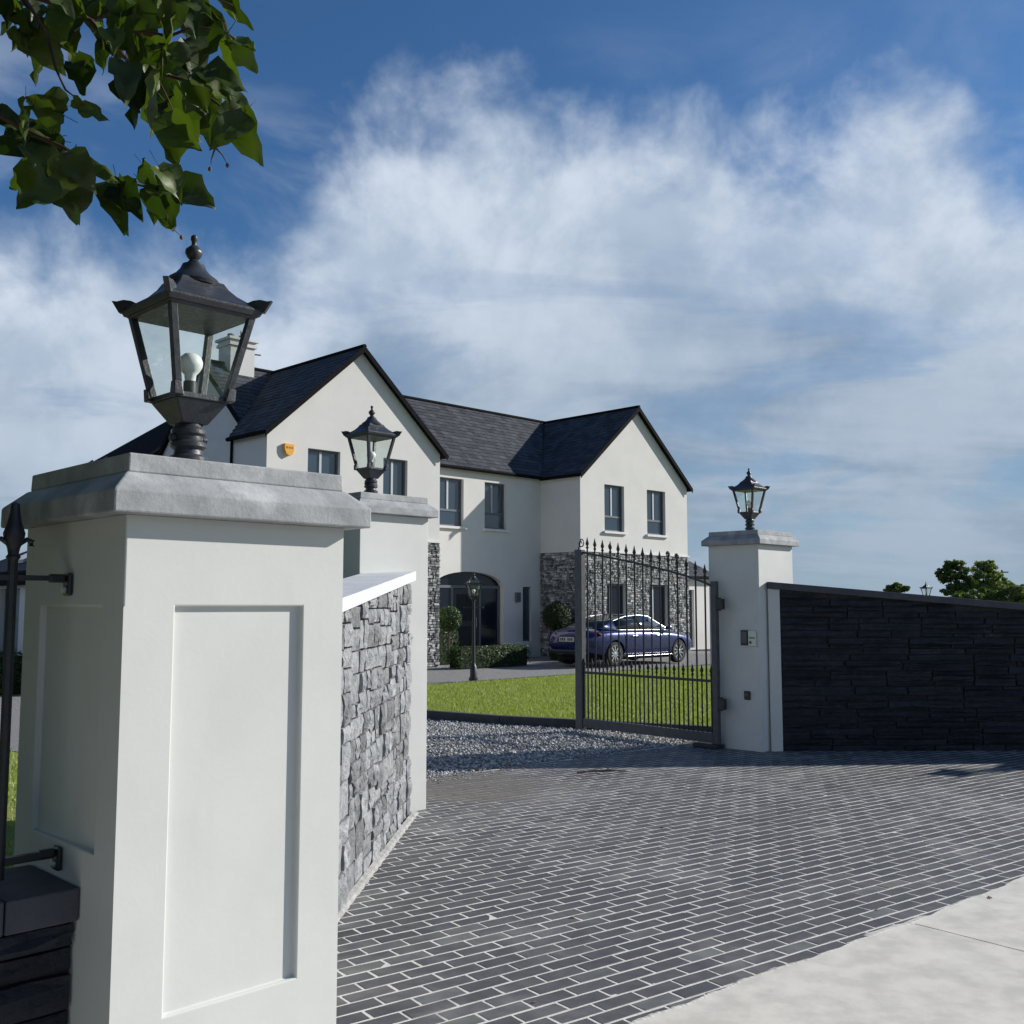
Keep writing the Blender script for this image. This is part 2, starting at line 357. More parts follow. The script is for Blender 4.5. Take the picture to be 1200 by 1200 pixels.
for q in range(-60, 150):
    off = (ML/2 if q % 2 else 0) + rnd.uniform(-.012, .012)
    for p in range(-45, 75):
        c = pd*(p*ML + off) + pn*(q*MWd)
        if not in_poly(c.x, c.y, aw2) or (c - EDGE0).dot(ENRM) < -.09: continue
        i = px_of(Vector((c.x, c.y, 0))); vis = i and 396 < i[0] < 1215 and 700 < i[1] < 1212
        slots.append((0 if vis else 1, c.length, c, rnd.random()))
slots.sort(key=lambda s: (s[0], s[1]))
pm = [b.mesh('paver', M['paver'], rattr=True) for b in pv]
for s in slots[:300]:
    o = link('paver', pm[int(s[3]*8)], paving); o.location = (s[2].x, s[2].y, rnd.uniform(-.0003, .0010))
    o.rotation_euler = (rnd.uniform(-.006,.006), rnd.uniform(-.004,.004), PA + rnd.uniform(-.012,.012))
fb = MB()
for s in slots[300:]:
    src = pv[int(s[3]*8)]; a = PA + rnd.uniform(-.012,.012); ca, sa = math.cos(a), math.sin(a); dzv = rnd.uniform(-.0003,.0010); fb.cur = rnd.random()
    tx, ty = rnd.uniform(-.006,.006), rnd.uniform(-.004,.004)
    fb.add([(s[2].x + x*ca - y*sa, s[2].y + x*sa + y*ca, z + dzv + y*tx - x*ty) for x, y, z in src.v], src.f)
tag(fb.build('pavers', M['paver'], paving, fixn=False, rattr=True), kind='stuff')

# ---- concrete footpath in two poured slabs, with a crumbling mortar edge against the pavers
foot = sheet('pavement', [tuple(EDGE0 + EDIR*a - ENRM*b_) for a, b_ in ((-9,.2),(12,.2),(12,2.2),(-9,2.2))], -.03, M['mortar_dark'], False)
def wav(s): return .012*math.sin(s*2.1) + .008*math.sin(s*7.3+1) + .004*math.sin(s*23)
for s0, s1 in ((-9, -1.35), (-1.338, 2.155), (2.167, 5.66), (5.672, 12)):
    b = MB(); n = max(4, int((s1-s0)/.05)); top = []
    for i in range(n+1):
        s = s0 + (s1-s0)*i/n; top.append(EDGE0 + EDIR*s + ENRM*wav(s))
    far = [EDGE0 + EDIR*s0 - ENRM*2.2, EDGE0 + EDIR*s1 - ENRM*2.2]
    ring = [(p.x, p.y, .012) for p in top] + [(far[1].x, far[1].y, .012), (far[0].x, far[0].y, .012)]
    b.prism(ring, (0,0,-.05)); b.build('concrete_slab', M['concrete'], foot)
b = MB(); n = 900                                               # lumpy mortar haunch
prev = None; vs = []; fs = []
for i in range(n+1):
    s = -2 + 10*i/n; c = EDGE0 + EDIR*s + ENRM*wav(s)
    w = .022 + .014*math.sin(s*3.7+.5)**2 + .006*math.sin(s*31) + .004*math.sin(s*57+2) + rnd.uniform(-.0015,.0015)
    if 1.8 < s < 2.35: w += .025
    for k, (d_, h) in enumerate(((-.02, .011), (0, .0135+rnd.uniform(-.001,.001)), (w*.6, .007+rnd.uniform(-.001,.0012)), (w, -.004))):
        p = c + ENRM*d_; vs.append((p.x, p.y, h))
for i in range(n):
    for k in range(3): fs.append((i*4+k, (i+1)*4+k, (i+1)*4+k+1, i*4+k+1))
b.add(vs, fs); b.build('mortar_haunch', M['concrete'], foot, fixn=False)
road = sheet('road', [tuple(EDGE0 + EDIR*a - ENRM*b_) for a, b_ in ((-40,2.35),(60,2.35),(60,8.5),(-40,8.5))], -.04, M['asphalt'], False)
b = MB()
q = [EDGE0 + EDIR*a - ENRM*b_ for a, b_ in ((-40,2.21),(60,2.21),(60,2.34),(-40,2.34))]
b.hexa([(p.x,p.y,-.1) for p in q], [(p.x,p.y,.008) for p in q]); tag(b.build('road_kerb', M['coping']), kind='structure')

# ---- loose stones and grass
gb = MB(); R2 = np.random.default_rng(3)
GV = [(3.9,7.5),(6.2,7.55),(7.6,7.47),(9.2,7.36),(10.3,7.1),(10.7,7.25),(10.45,8.6),(9.85,10.2),(9.55,11.8),(9.65,13.4),(8.4,13.6),(4.9,9.5)]
k = 0
while k < 21000:
    u, v = R2.uniform(3.9,10.8), R2.uniform(7.0,13.6)
    if not in_poly(u, v, GV): continue
    k += 1; r = R2.uniform(.011,.026); gb.cur = float(R2.random()); j = R2.uniform(.65,1.25,6); a = R2.uniform(0,3.14); ca, sa = math.cos(a)*r, math.sin(a)*r; z = R2.uniform(-.022,-.004)
    gb.add([(u+ca*j[0],v+sa*j[0],z),(u-sa*j[1],v+ca*j[1],z),(u-ca*j[2],v-sa*j[2],z),(u+sa*j[3],v-ca*j[3],z),(u+r*.3*(j[4]-1),v,z+r*.75*j[5]),(u,v,z-r*.6)],
           [(0,1,4),(1,2,4),(2,3,4),(3,0,4),(1,0,5),(2,1,5),(3,2,5),(0,3,5)])
for k in range(500):                                            # strays kicked out on to the paving
    u, v = R2.uniform(5.4,9.8), 7.45 - abs(R2.normal(0,.18)); r = R2.uniform(.006,.014); gb.cur = float(R2.random()); z = r*.3
    gb.add([(u+r,v,z),(u,v+r,z),(u-r,v,z),(u,v-r,z),(u,v,z+r*.7),(u,v,z-r*.5)], [(0,1,4),(1,2,4),(2,3,4),(3,0,4),(1,0,5),(2,1,5),(3,2,5),(0,3,5)])
tag(site(gb.build('loose_gravel', M['gravel_stone'], fixn=False, rattr=True)), 'pale grey loose gravel between gate and lawn edging', 'gravel', kind='stuff')
def blades(name, label, P, n, u0, u1, v0, v1, h, z0):
    g = MB(); k = 0
    while k < n:
        u, v = R2.uniform(u0,u1), R2.uniform(v0,v1)
        if not in_poly(u, v, P): continue
        k += 1; a = R2.uniform(0,6.28); w = .006 + .004*R2.random(); hh = h*R2.uniform(.5,1.2); dxx, dyy = math.cos(a)*w, math.sin(a)*w; lx, ly = R2.normal(0,.35*hh,2)
        g.cur = float(R2.random()); g.add([(u-dxx,v-dyy,z0),(u+dxx,v+dyy,z0),(u+lx,v+ly,z0+hh)], [(0,1,2)])
    tag(site(g.build(name, M['blade'], fixn=False, rattr=True)), label, 'grass', kind='stuff')
blades('grass', 'short mown lawn grass inside the gate', LAWN, 110000, 9.7, 22, 6.8, 16, .045, .008)
blades('grass', 'short grass behind the low roadside wall', LAWN2, 32000, -2.5, 5, 3.3, 14.1, .05, -.004)

# ================================================================== WALLS AND PILLARS
def unit_stone(seed, n=3, rough=.07):
    """split-faced stone: 1 x 1 face in x,z, proud toward -y"""
    r = random.Random(seed); b = MB(); vs = []
    for i in range(n+1):
        for j in range(n+1):
            x, z = i/n-.5, j/n-.5; e = i in (0,n) or j in (0,n)
            if e: x *= 1 - r.uniform(0,.06); z *= 1 - r.uniform(0,.10)
            y = -.72 + r.uniform(-.2,.18) if e else -1 + r.uniform(-.35,.3)
            vs.append((x, y, z))
    fs = [(i*(n+1)+j, (i+1)*(n+1)+j, (i+1)*(n+1)+j+1, i*(n+1)+j+1) for i in range(n) for j in range(n)]
    per = [i*(n+1) for i in range(n+1)] + [n*(n+1)+j for j in range(1,n+1)] + [i*(n+1)+n for i in range(n-1,-1,-1)] + [j for j in range(n-1,0,-1)]
    m = len(per); back = len(vs)
    vs += [(vs[p][0], 1.0, vs[p][2]) for p in per]
    fs += [(per[(i+1) % m], per[i], back+i, back+(i+1) % m) for i in range(m)]
    b.add(vs, fs); return b
def split(x0, x1, z0, z1, wmin, wmax, hmin, hmax, r, out):
    w, h = x1-x0, z1-z0
    cw, ch = w > wmax, h > hmax
    if not cw and not ch:
        if (w > 2.2*wmin and r.random() < .35): pass
        else: out.append((x0, x1, z0, z1)); return
    if (ch and (not cw or h/hmax*r.uniform(.7,1.6) > w/wmax)) and h > 2*hmin:
        c = r.uniform(max(hmin, h*.3), min(h-hmin, h*.7)); split(x0,x1,z0,z0+c,wmin,wmax,hmin,hmax,r,out); split(x0,x1,z0+c,z1,wmin,wmax,hmin,hmax,r,out)
    elif w > 2*wmin:
        c = r.uniform(max(wmin, w*.3), min(w-wmin, w*.7)); split(x0,x0+c,z0,z1,wmin,wmax,hmin,hmax,r,out); split(x0+c,x1,z0,z1,wmin,wmax,hmin,hmax,r,out)
    else: out.append((x0,x1,z0,z1))

def pillar(name, label, u0, u1, v0, v1, zb, panels=()):
    """rendered square pillar with weathered cap; panels: (face, z0, z1, margin)"""
    cu, cv = (u0+u1)/2, (v0+v1)/2
    t = thing(name, label, 'pillar', uv(cu, cv), 45, 'gate pillars')
    a, c_ = (u1-u0)/2, (v1-v0)/2; dpt = .018; b = MB()
    pan = {p[0]: p[1:] for p in panels}
    for face, hw, hd in (('front', a, c_), ('right', c_, a), ('back', a, c_), ('left', c_, a)):
        rot = {'front': 0, 'right': 90, 'back': 180, 'left': 270}[face]; ca, sa = round(math.cos(R(rot))), round(math.sin(R(rot)))
        def T(x, y, z): return (x*ca - y*sa, x*sa + y*ca, z)
        if face in pan:
            z0, z1, mg = pan[face]; xs = (-hw, -hw+mg, hw-mg, hw); zs = (-.05, z0, z1, zb)
            for i in range(3):
                for j in range(3):
                    if i == 1 and j == 1: continue
                    b.poly([T(xs[i],-hd,zs[j]), T(xs[i+1],-hd,zs[j]), T(xs[i+1],-hd,zs[j+1]), T(xs[i],-hd,zs[j+1])])
            o_ = [(xs[1],z0),(xs[2],z0),(xs[2],z1),(xs[1],z1)]
            for i in range(4):
                p, q = o_[i], o_[(i+1) % 4]; b.poly([T(p[0],-hd,p[1]), T(q[0],-hd,q[1]), T(q[0],-hd+dpt,q[1]), T(p[0],-hd+dpt,p[1])])
            b.poly([T(x,-hd+dpt,z) for x, z in o_])
        else: b.poly([T(-hw,-hd,-.05), T(hw,-hd,-.05), T(hw,-hd,zb), T(-hw,-hd,zb)])
    b.poly([(-a,-c_,zb),(a,-c_,zb),(a,c_,zb),(-a,c_,zb)])
    o = b.build('shaft', M['render'], t)
    bm = bmesh.new(); bm.from_mesh(o.data); bmesh.ops.remove_doubles(bm, verts=bm.verts, dist=.0005); bmesh.ops.recalc_face_normals(bm, faces=bm.faces); bm.to_mesh(o.data); bm.free()
    bv = o.modifiers.new('bevel', 'BEVEL'); bv.width = .004; bv.segments = 2; bv.limit_method = 'ANGLE'
    ov = .060; b = MB()
    def ring(e, z): return [(-a-e,-c_-e,z),(a+e,-c_-e,z),(a+e,c_+e,z),(-a-e,c_+e,z)]
    b.add(ring(ov,zb+.001)+ring(ov,zb+.06)+ring(.004,zb+.112), [(3,2,1,0)]+[(k, (k+1) % 4, (k+1) % 4+4, k+4) for k in range(4)]+[(k+4, (k+1) % 4+4, (k+1) % 4+8, k+8) for k in range(4)]+[(8,9,10,11)])
    cap = b.build('cap', M['concrete_cap'], t, bevel=.005)
    b = MB(); b.add(ring(-.002,zb+.1125)+ring(-.004,zb+.163), [(3,2,1,0),(4,5,6,7)]+[(k, (k+1) % 4, (k+1) % 4+4, k+4) for k in range(4)])
    b.build('cap_tier', M['concrete_cap'], cap, bevel=.004)
    return t
P1 = (1.157,1.837,2.562,3.242); P2 = (4.69,5.37,6.33,6.97); P3 = (10.03,10.77,6.14,6.80); P4 = (14.45,15.13,1.45,2.13)
pillar('gate_pillar', 'white rendered pillar with recessed panels beside the low stone wall', *P1, 1.835, (('front',.55,1.6,.1412), ('left',.96,1.6,.127)))
pillar('gate_pillar', 'white rendered pillar where the sunlit stone wall ends', *P2, 2.31)
pillar('gate_pillar', 'white rendered pillar carrying the gate hinges and intercom', *P3, 2.29)
pillar('gate_pillar', 'white rendered outer pillar at the low end of the dark wall', *P4, 1.835, (('front',.55,1.6,.1412),))

def stone_wall(name, label, A, B, side, hA, hB, thick, mstone, mcope, wr, hr, seed, strip, mback, cope_t=.075, cope_over=.05, proud=.035, seg=None):
    """wall from A to B (u,v) with stones on its `side`; top falls from hA to hB; strip = rendered margin at A"""
    A, B = Vector(A), Vector(B); L = (B-A).length; d = (B-A)/L
    nrm = Vector((d.y, -d.x))*side                              # toward the dressed face
    t = thing(name, label, 'wall', uv(*A), 0)
    wd = uv(d.x, d.y); ang = math.atan2(wd.y, wd.x)
    t.rotation_euler = (0, 0, ang)
    sgn = side                                                  # local: x along wall, dressed face at y = -sgn*...
    top = lambda x: hA + (hB-hA)*x/L
    f = -proud if side > 0 else proud; bk = thick if side > 0 else -thick
    y0, y1 = sorted((0.0, bk))
    b = MB(); b.hexa([(0,y0,-.05),(L,y0,-.05),(L,y1,-.05),(0,y1,-.05)], [(0,y0,hA),(L,y0,hB),(L,y1,hB),(0,y1,hA)]); b.build('core', mback, t)
    if strip:
        ys = sorted((f*1.1, 0.0)); b = MB()
        b.hexa([(0,ys[0],-.04),(strip,ys[0],-.04),(strip,ys[1],-.04),(0,ys[1],-.04)], [(0,ys[0],top(0)-.001),(strip,ys[0],top(strip)-.001),(strip,ys[1],top(strip)-.001),(0,ys[1],top(0)-.001)])
        b.build('rendered_margin', M['render'], t, bevel=.004)
    rects = []; r = random.Random(seed); split(strip, L, -.03, max(hA, hB), *wr, *hr, r, rects)
    ms = []
    for k in range(10):
        ub = unit_stone(seed*50+k); ub.cur = k*.091
        ms.append(ub.mesh('stone', mstone, rattr=True))
    for x0, x1, z0, z1 in rects:
        lim = min(top(x0), top(x1)) - .003
        if z0 > lim - .02: continue
        z1 = min(z1, lim); g = .007
        o = link('stone', ms[r.randrange(10)], t)
        o.location = ((x0+x1)/2, 0, (z0+z1)/2); o.scale = (x1-x0-g, proud*r.uniform(.6,1.3), z1-z0-g)
        if side < 0: o.rotation_euler = (0, 0, math.pi)
    ye = sorted((f*1.15 + (-cope_over if side > 0 else cope_over)*.5, bk + (cope_over if side > 0 else -cope_over)))
    cuts = [.002] + (list(seg) if seg else []) + [L]
    for x0, x1 in zip(cuts[:-1], cuts[1:]):
        b = MB(); x1 -= .004
        b.hexa([(x0,ye[0],top(x0)),(x1,ye[0],top(x1)),(x1,ye[1],top(x1)),(x0,ye[1],top(x0))], [(x0,ye[0],top(x0)+cope_t),(x1,ye[0],top(x1)+cope_t),(x1,ye[1],top(x1)+cope_t),(x0,ye[1],top(x0)+cope_t)])
        b.build('coping_stone', mcope, t, bevel=.005)
    return t
stone_wall('splayed_wall', 'sunlit grey stone wall with pale sloping coping between two white pillars', (5.16,6.325), (1.84,3.28), -1, 1.80, 1.42, .26, M['stone'], M['coping'], (.085,.27), (.05,.21), 3, 0, M['mortar_dark'])
stone_wall('splayed_wall', 'dark shaded slate wall with sloping grey coping', (10.19,6.135), (14.44,2.06), 1, 1.795, 1.30, .26, M['stone_dark'], M['coping_dark'], (.30,.95), (.036,.10), 5, .13, M['mortar_dark'])
stone_wall('low_wall', 'low dark stone wall carrying iron railings beside the panelled pillar', (1.156,2.81), (-4.2,2.81), -1, .78, .78, .26, M['stone_dark'], M['coping_dark'], (.22,.55), (.05,.12), 9, 0, M['mortar_dark'], .085, .03, .035, [.19+.62*k for k in range(9)])
# pale mortar skirting where the sunlit wall meets the pavers
b = MB(); a0, a1 = Vector((5.22,6.28)), Vector((1.9,3.33)); dd = (a1-a0).normalized(); nn = Vector((-dd.y, dd.x)); nn = nn if nn.x > 0 else -nn; n = 120; vs = []; fs = []
for i in range(n+1):
    c = a0 + (a1-a0)*i/n + nn*.012
    for k, (d_, h) in enumerate(((-.03,.020+rnd.uniform(-.002,.002)), (.0,.012+rnd.uniform(-.002,.002)), (.014+.008*math.sin(i*.9)**2+rnd.uniform(-.003,.003), .0005))): p = c + nn*d_; vs.append((p.x,p.y,h))
for i in range(n):
    for k in range(2): fs.append((i*3+k,(i+1)*3+k,(i+1)*3+k+1,i*3+k+1))
b.add(vs, fs); tag(site(b.build('mortar_fillet', M['fillet'])), kind='structure')

# ================================================================== LANTERNS
def frus(b, h0, z0, h1, z1):
    r = lambda h, z: [(-h,-h,z),(h,-h,z),(h,h,z),(-h,h,z)]
    return b.hexa(r(h0,z0), r(h1,z1))
def lantern_parts(t, z=0.0, stem=True):
    mt = M['lamp_metal']
    if stem:
        b = MB(); b.lathe([(.062,z),(.062,z+.012),(.050,z+.020),(.050,z+.036),(.058,z+.044),(.058,z+.054),(.044,z+.062),(.042,z+.076),(.055,z+.086),(.055,z+.098),(.043,z+.106),(.043,z+.118),(.052,z+.126),(.052,z+.138),(.044,z+.146),(.040,z+.160)], 24)
        shadow_auto(b.build('stem', mt, t), 30)
        for sx in (-1, 1):
            b = MB(); b.lathe([(.008,.04),(.012,.045),(.012,.058),(.006,.062)], 10, (0,0,0), 'x')
            for i, p in enumerate(b.v): b.v[i] = (p[0]*sx, p[1], p[2]+z+.112)
            b.build('screw', mt, t)
    b = MB(); frus(b, .042, z+.155, .084, z+.222); frus(b, .088, z+.2225, .088, z+.240); b.build('tray', mt, t, bevel=.003)
    # corner posts with foot brackets, four panes
    hb, ht, zb, zt = .080, .130, z+.238, z+.492
    for sx, sy in ((-1,-1),(1,-1),(1,1),(-1,1)):
        b = MB(); w = .011
        bt = [(sx*hb+i*w, sy*hb+j*w, zb) for i, j in ((-1,-1),(1,-1),(1,1),(-1,1))]; tp = [(sx*ht+i*w, sy*ht+j*w, zt) for i, j in ((-1,-1),(1,-1),(1,1),(-1,1))]
        b.hexa(bt, tp); p = b.build('post', mt, t, bevel=.002)
        b = MB(); c = hb+.004; b.hexa([(sx*c+i*.016, sy*c+j*.016, zb-.012) for i, j in ((-1,-1),(1,-1),(1,1),(-1,1))], [(sx*(c+.006)+i*.012, sy*(c+.006)+j*.012, zb+.028) for i, j in ((-1,-1),(1,-1),(1,1),(-1,1))]); b.build('bracket', mt, p, bevel=.003)
    for k in range(4):
        ca, sa = math.cos(R(90*k)), math.sin(R(90*k)); g0, g1, th = hb-.009, ht-.009, .0015
        pts = [(-g0,-hb-th,zb),(g0,-hb-th,zb),(g0,-hb+th,zb),(-g0,-hb+th,zb)], [(-g1,-ht-th,zt),(g1,-ht-th,zt),(g1,-ht+th,zt),(-g1,-ht+th,zt)]
        b = MB(); b.hexa(*[[(x*ca-y*sa, x*sa+y*ca, zz_) for x, y, zz_ in q] for q in pts]); b.build('pane', M['lamp_glass'], t)
    # roof: gutter rim, curved hips, upturned horns
    e = .158; b = MB(); frus(b, .136, z+.486, e-.012, z+.494); frus(b, e-.008, z+.4945, e, z+.512); frus(b, e, z+.5125, e-.004, z+.520)
    rim = b.build('roof_rim', mt, t, bevel=.002)
    b = MB(); lv = [(.152,.5205),(.124,.538),(.098,.558),(.079,.580),(.068,.600)]
    for (h0, z0), (h1, z1) in zip(lv[:-1], lv[1:]): frus(b, h0, z+z0, h1, z+z1)
    roof = b.build('roof', mt, t)
    for sx, sy in ((-1,-1),(1,-1),(1,1),(-1,1)):
        dg = Vector((sx,sy,0)).normalized(); pr = Vector((-dg.y,dg.x,0))*.009; r0 = e*1.414
        P_ = [(r0-.060,.514),(r0+.002,.506),(r0+.026,.545),(r0+.010,.543),(r0-.012,.548),(r0-.034,.545),(r0-.054,.536)]
        b = MB(); b.prism([dg*a_ - pr + Vector((0,0,z+h)) for a_, h in P_], pr*2); b.build('horn', mt, roof, bevel=.002)
    b = MB(); b.lathe([(.080,z+.590),(.084,z+.601),(.076,z+.612),(.055,z+.627),(.040,z+.645),(.034,z+.660),(.024,z+.664)], 24); shadow_auto(b.build('dome', mt, roof), 35)
    b = MB(); b.lathe([(.014,z+.662),(.018,z+.670),(.012,z+.676),(.020,z+.684),(.027,z+.697),(.025,z+.709),(.014,z+.719),(.008,z+.724),(.0075,z+.735),(.011,z+.740),(.010,z+.752),(.004,z+.757)], 18); shadow_auto(b.build('finial', mt, roof), 40)
    b = MB(); b.lathe([(.020,z+.240),(.020,z+.290),(.018,z+.292)], 16); hold = shadow_auto(b.build('bulb_holder', M['bulb_base'], t))
    b = MB(); b.lathe([(.016,z+.292),(.018,z+.312),(.027,z+.322),(.036,z+.338),(.037,z+.352),(.032,z+.366),(.020,z+.377),(.002,z+.382)], 18); shadow_auto(b.build('bulb', M['bulb'], hold), 60)
def lantern(P, zt, label):
    t = thing('pillar_lantern', label, 'lantern', uv((P[0]+P[1])/2, (P[2]+P[3])/2, zt), 45, 'lanterns on the gate pillars'); return t
L1 = lantern(P1, 1.998, 'black glazed lantern on the panelled white pillar'); lantern_parts(L1)
for P_, zt, lab in ((P2, 2.473, 'black glazed lantern on the pillar ending the sunlit stone wall'), (P3, 2.453, 'black glazed lantern on the pillar carrying the gate'), (P4, 1.998, 'black glazed lantern on the low pillar ending the dark wall')):
    c = copy_tree(L1); c.location = uv((P_[0]+P_[1])/2, (P_[2]+P_[3])/2, zt); c['label'] = lab
def lamp_post(loc, label, h, rz):
    t = thing('lamp_post', label, 'lamp post', loc, rz)
    b = MB(); b.lathe([(.10,0),(.10,.06),(.075,.08),(.07,.30),(.05,.33),(.042,.40),(.036,.8),(.030,h),(.045,h+.01),(.045,h+.04)], 16); shadow_auto(b.build('post', M['iron'], t))
    b = MB(); b.tube([(-.21,0,h-.13),(.21,0,h-.13)], .012, 8); b.lathe([(.022,-.02),(.022,.02)], 8, (-.21,0,h-.13)); b.lathe([(.022,-.02),(.022,.02)], 8, (.21,0,h-.13)); b.build('ladder_bar', M['iron'], t)
    lantern_parts(t, h-.12, False)
p = uv(15.2, 16.3); lamp_post((-.83,22.25,0), 'black lamp post standing at the far edge of the lawn', 1.70, 20)
lamp_post((15.65,38.8,0), 'black lamp post whose top shows above the dark wall', 1.88, 30)

# ================================================================== GATE, RAILING, PILLAR FITTINGS
H = uv(10.03,6.62); gd = Vector((-.66,.751,0)).normalized(); LG = 2.16
gx = (H.x - .10*Q - .03, H.y - .08*Q)
gate = thing('gate_leaf', 'open black wrought iron gate leaf hinged to the white pillar', 'gate', (gx[0], gx[1], 0), math.degrees(math.atan2(gd.y, gd.x)))
tz = lambda x: 1.80 + .50*(x/LG)**.72                            # swept top rail
b = MB(); b.box(-.035,.035,-.03,.03,.05,1.88); b.build('hinge_stile', M['iron_grey'], gate, bevel=.004)
b = MB(); b.box(LG-.06,LG+.06,-.04,.04,.03,2.33); b.build('meeting_stile', M['iron_grey'], gate, bevel=.005)
b = MB(); b.box(.0355,LG-.0605,-.03,.03,.06,.17); b.build('bottom_rail', M['iron_grey'], gate, bevel=.004)
b = MB(); b.box(.0355,LG-.0605,-.018,.018,.735,.765); b.build('middle_rail', M['iron'], gate, bevel=.003)
b = MB(); n = 24
for i in range(n):
    xa, xb = .0355+(LG-.096)*i/n, .0355+(LG-.096)*(i+1)/n
    b.hexa([(xa,-.015,tz(xa)-.012),(xb,-.015,tz(xb)-.012),(xb,.015,tz(xb)-.012),(xa,.015,tz(xa)-.012)], [(xa,-.015,tz(xa)+.012),(xb,-.015,tz(xb)+.012),(xb,.015,tz(xb)+.012),(xa,.015,tz(xa)+.012)])
b.build('top_rail', M['iron'], gate)
def spear(b, x, z, s=1.0):
    b.lathe([(.011*s,z),(.020*s,z+.008*s),(.020*s,z+.018*s),(.011*s,z+.026*s),(.012*s,z+.04*s),(.024*s,z+.065*s),(.014*s,z+.10*s),(.003*s,z+.15*s)], 8, (x,0,0))
for k in range(15):
    x = .135*(k+1); b = MB(); b.tube([(x,0,.17),(x,0,tz(x)+.07)], .0105, 8); o = b.build('bar', M['iron'], gate)
    b = MB(); spear(b, x, tz(x)+.06); shadow_auto(b.build('finial', M['iron'], o), 40)
for k in range(16):
    x = .0675 + .135*k; b = MB(); b.tube([(x,0,.17),(x,0,.82)], .0095, 8); o = b.build('dog_bar', M['iron'], gate)
    b = MB(); spear(b, x, .80, .9); shadow_auto(b.build('finial', M['iron'], o), 40)
def scroll(cx, cz, r0, s):
    return [(cx + s*r0*(1-i/26)*math.cos(i*.42+1.6) , 0, cz + r0*(1-i/26)*math.sin(i*.42+1.6)) for i in range(20)]
for xc, zc, r0, s in ((LG-.02,2.41,.06,1), (.54,tz(.54)+.20,.035,-1), (.675,tz(.675)+.20,.035,-1), (1.62,tz(1.62)+.14,.03,-1)):
    b = MB(); pts = scroll(xc, zc, r0, s); pts = [(pts[0][0]+s*.06 if s > 0 else pts[0][0]+.05, 0, zc-.1)] + pts if xc > 2 else [(xc+.0, 0, zc-.14)] + pts
    b.tube(pts, .008, 6); b.build('scroll', M['iron'], gate)
for z in (.5, 1.62):
    b = MB(); b.box(-.12,-.0355,-.028,.028,z-.06,z+.06); b.lathe([(.026,z-.075),(.026,z+.075)], 12, (-.06,0,0)); hb_ = b.build('hinge', M['iron'], gate, bevel=.003)
b = MB(); b.box(-.05,.30,-.07,.07,.002,.048); b.build('motor_box', M['iron'], gate, bevel=.006)

rail = thing('railing', 'black iron railing with fleur finials on the low wall', 'railing', uv(1.155, 2.90, .865), 225)
b = MB(); b.box(.02,5.2,-.008,.008,.804,.818); b.build('top_rail', M['iron'], rail)
b = MB(); b.box(.02,5.2,-.009,.009,.055,.075); b.build('bottom_rail', M['iron'], rail)
for zc in (.811, .0675):
    b = MB(); b.box(.0,.014,-.022,.022,zc-.048,zc+.016); b.box(.0145,.06,-.012,.012,zc-.012,zc+.012); br = b.build('wall_bracket', M['plastic'], rail, bevel=.006)
    b = MB(); b.lathe([(.011,.0145),(.011,.021),(.006,.024)], 10, (0,0,zc-.03), 'x'); b.build('bolt', M['silver'], br)
for k in range(36):
    x = .155 + .14*k
    b = MB(); b.tube([(x,0,.02),(x,0,.86)], .0135, 8); o = b.build('bar', M['iron'], rail)
    b = MB(); b.lathe([(.014,.858),(.020,.866),(.014,.874),(.017,.89),(.027,.915),(.029,.93),(.020,.955),(.0135,.985),(.011,1.01),(.003,1.015)], 10, (x,0,0))
    for s in (-1,1): b.tube([(x+s*.012,0,.90),(x+s*.034,0,.915),(x+s*.047,0,.908),(x+s*.046,0,.897)], [.007,.007,.009,.009], 6)
    shadow_auto(b.build('finial', M['iron'], o), 50)

def wall_plate(name, label, cat, u, v, face, z0, z1, w, d, mat):
    pass
# fittings on the gate side of the hinge pillar (its face looks toward -u)
ic = thing('intercom', 'silver intercom with dark screen on the hinge pillar', 'intercom', uv(10.028, 6.30, 1.16), 315)
b = MB(); b.box(-.075,.015,-.025,0,0,.17); b.build('screen_unit', M['plastic'], ic, bevel=.004); b = MB(); b.box(-.062,.004,-.028,-.0255,.03,.15); b.build('screen', M['screen'], ic)
b = MB(); b.box(.018,.12,-.018,0,-.01,.165); kp = b.build('speaker_unit', M['silver'], ic, bevel=.004)
b = MB(); b.box(.034,.104,-.0215,-.0185,.088,.094); b.box(.034,.104,-.0215,-.0185,.078,.084); b.build('speaker_slot', M['plastic'], kp)
b = MB(); b.box(.034,.062,-.022,-.0185,.02,.05); b.build('call_button', M['frame'], kp)
sn = thing('safety_sensor', 'small black photocell below the intercom on the pillar', 'sensor', uv(10.028, 6.31, .56), 315)
b = MB(); b.box(-.035,.035,-.025,0,0,.095); b.build('housing', M['plastic'], sn, bevel=.005); b = MB(); b.lathe([(.02,-.0255),(.02,-.029)], 12, (0,0,.055), 'y'); b.build('lens', M['carglass'], sn)

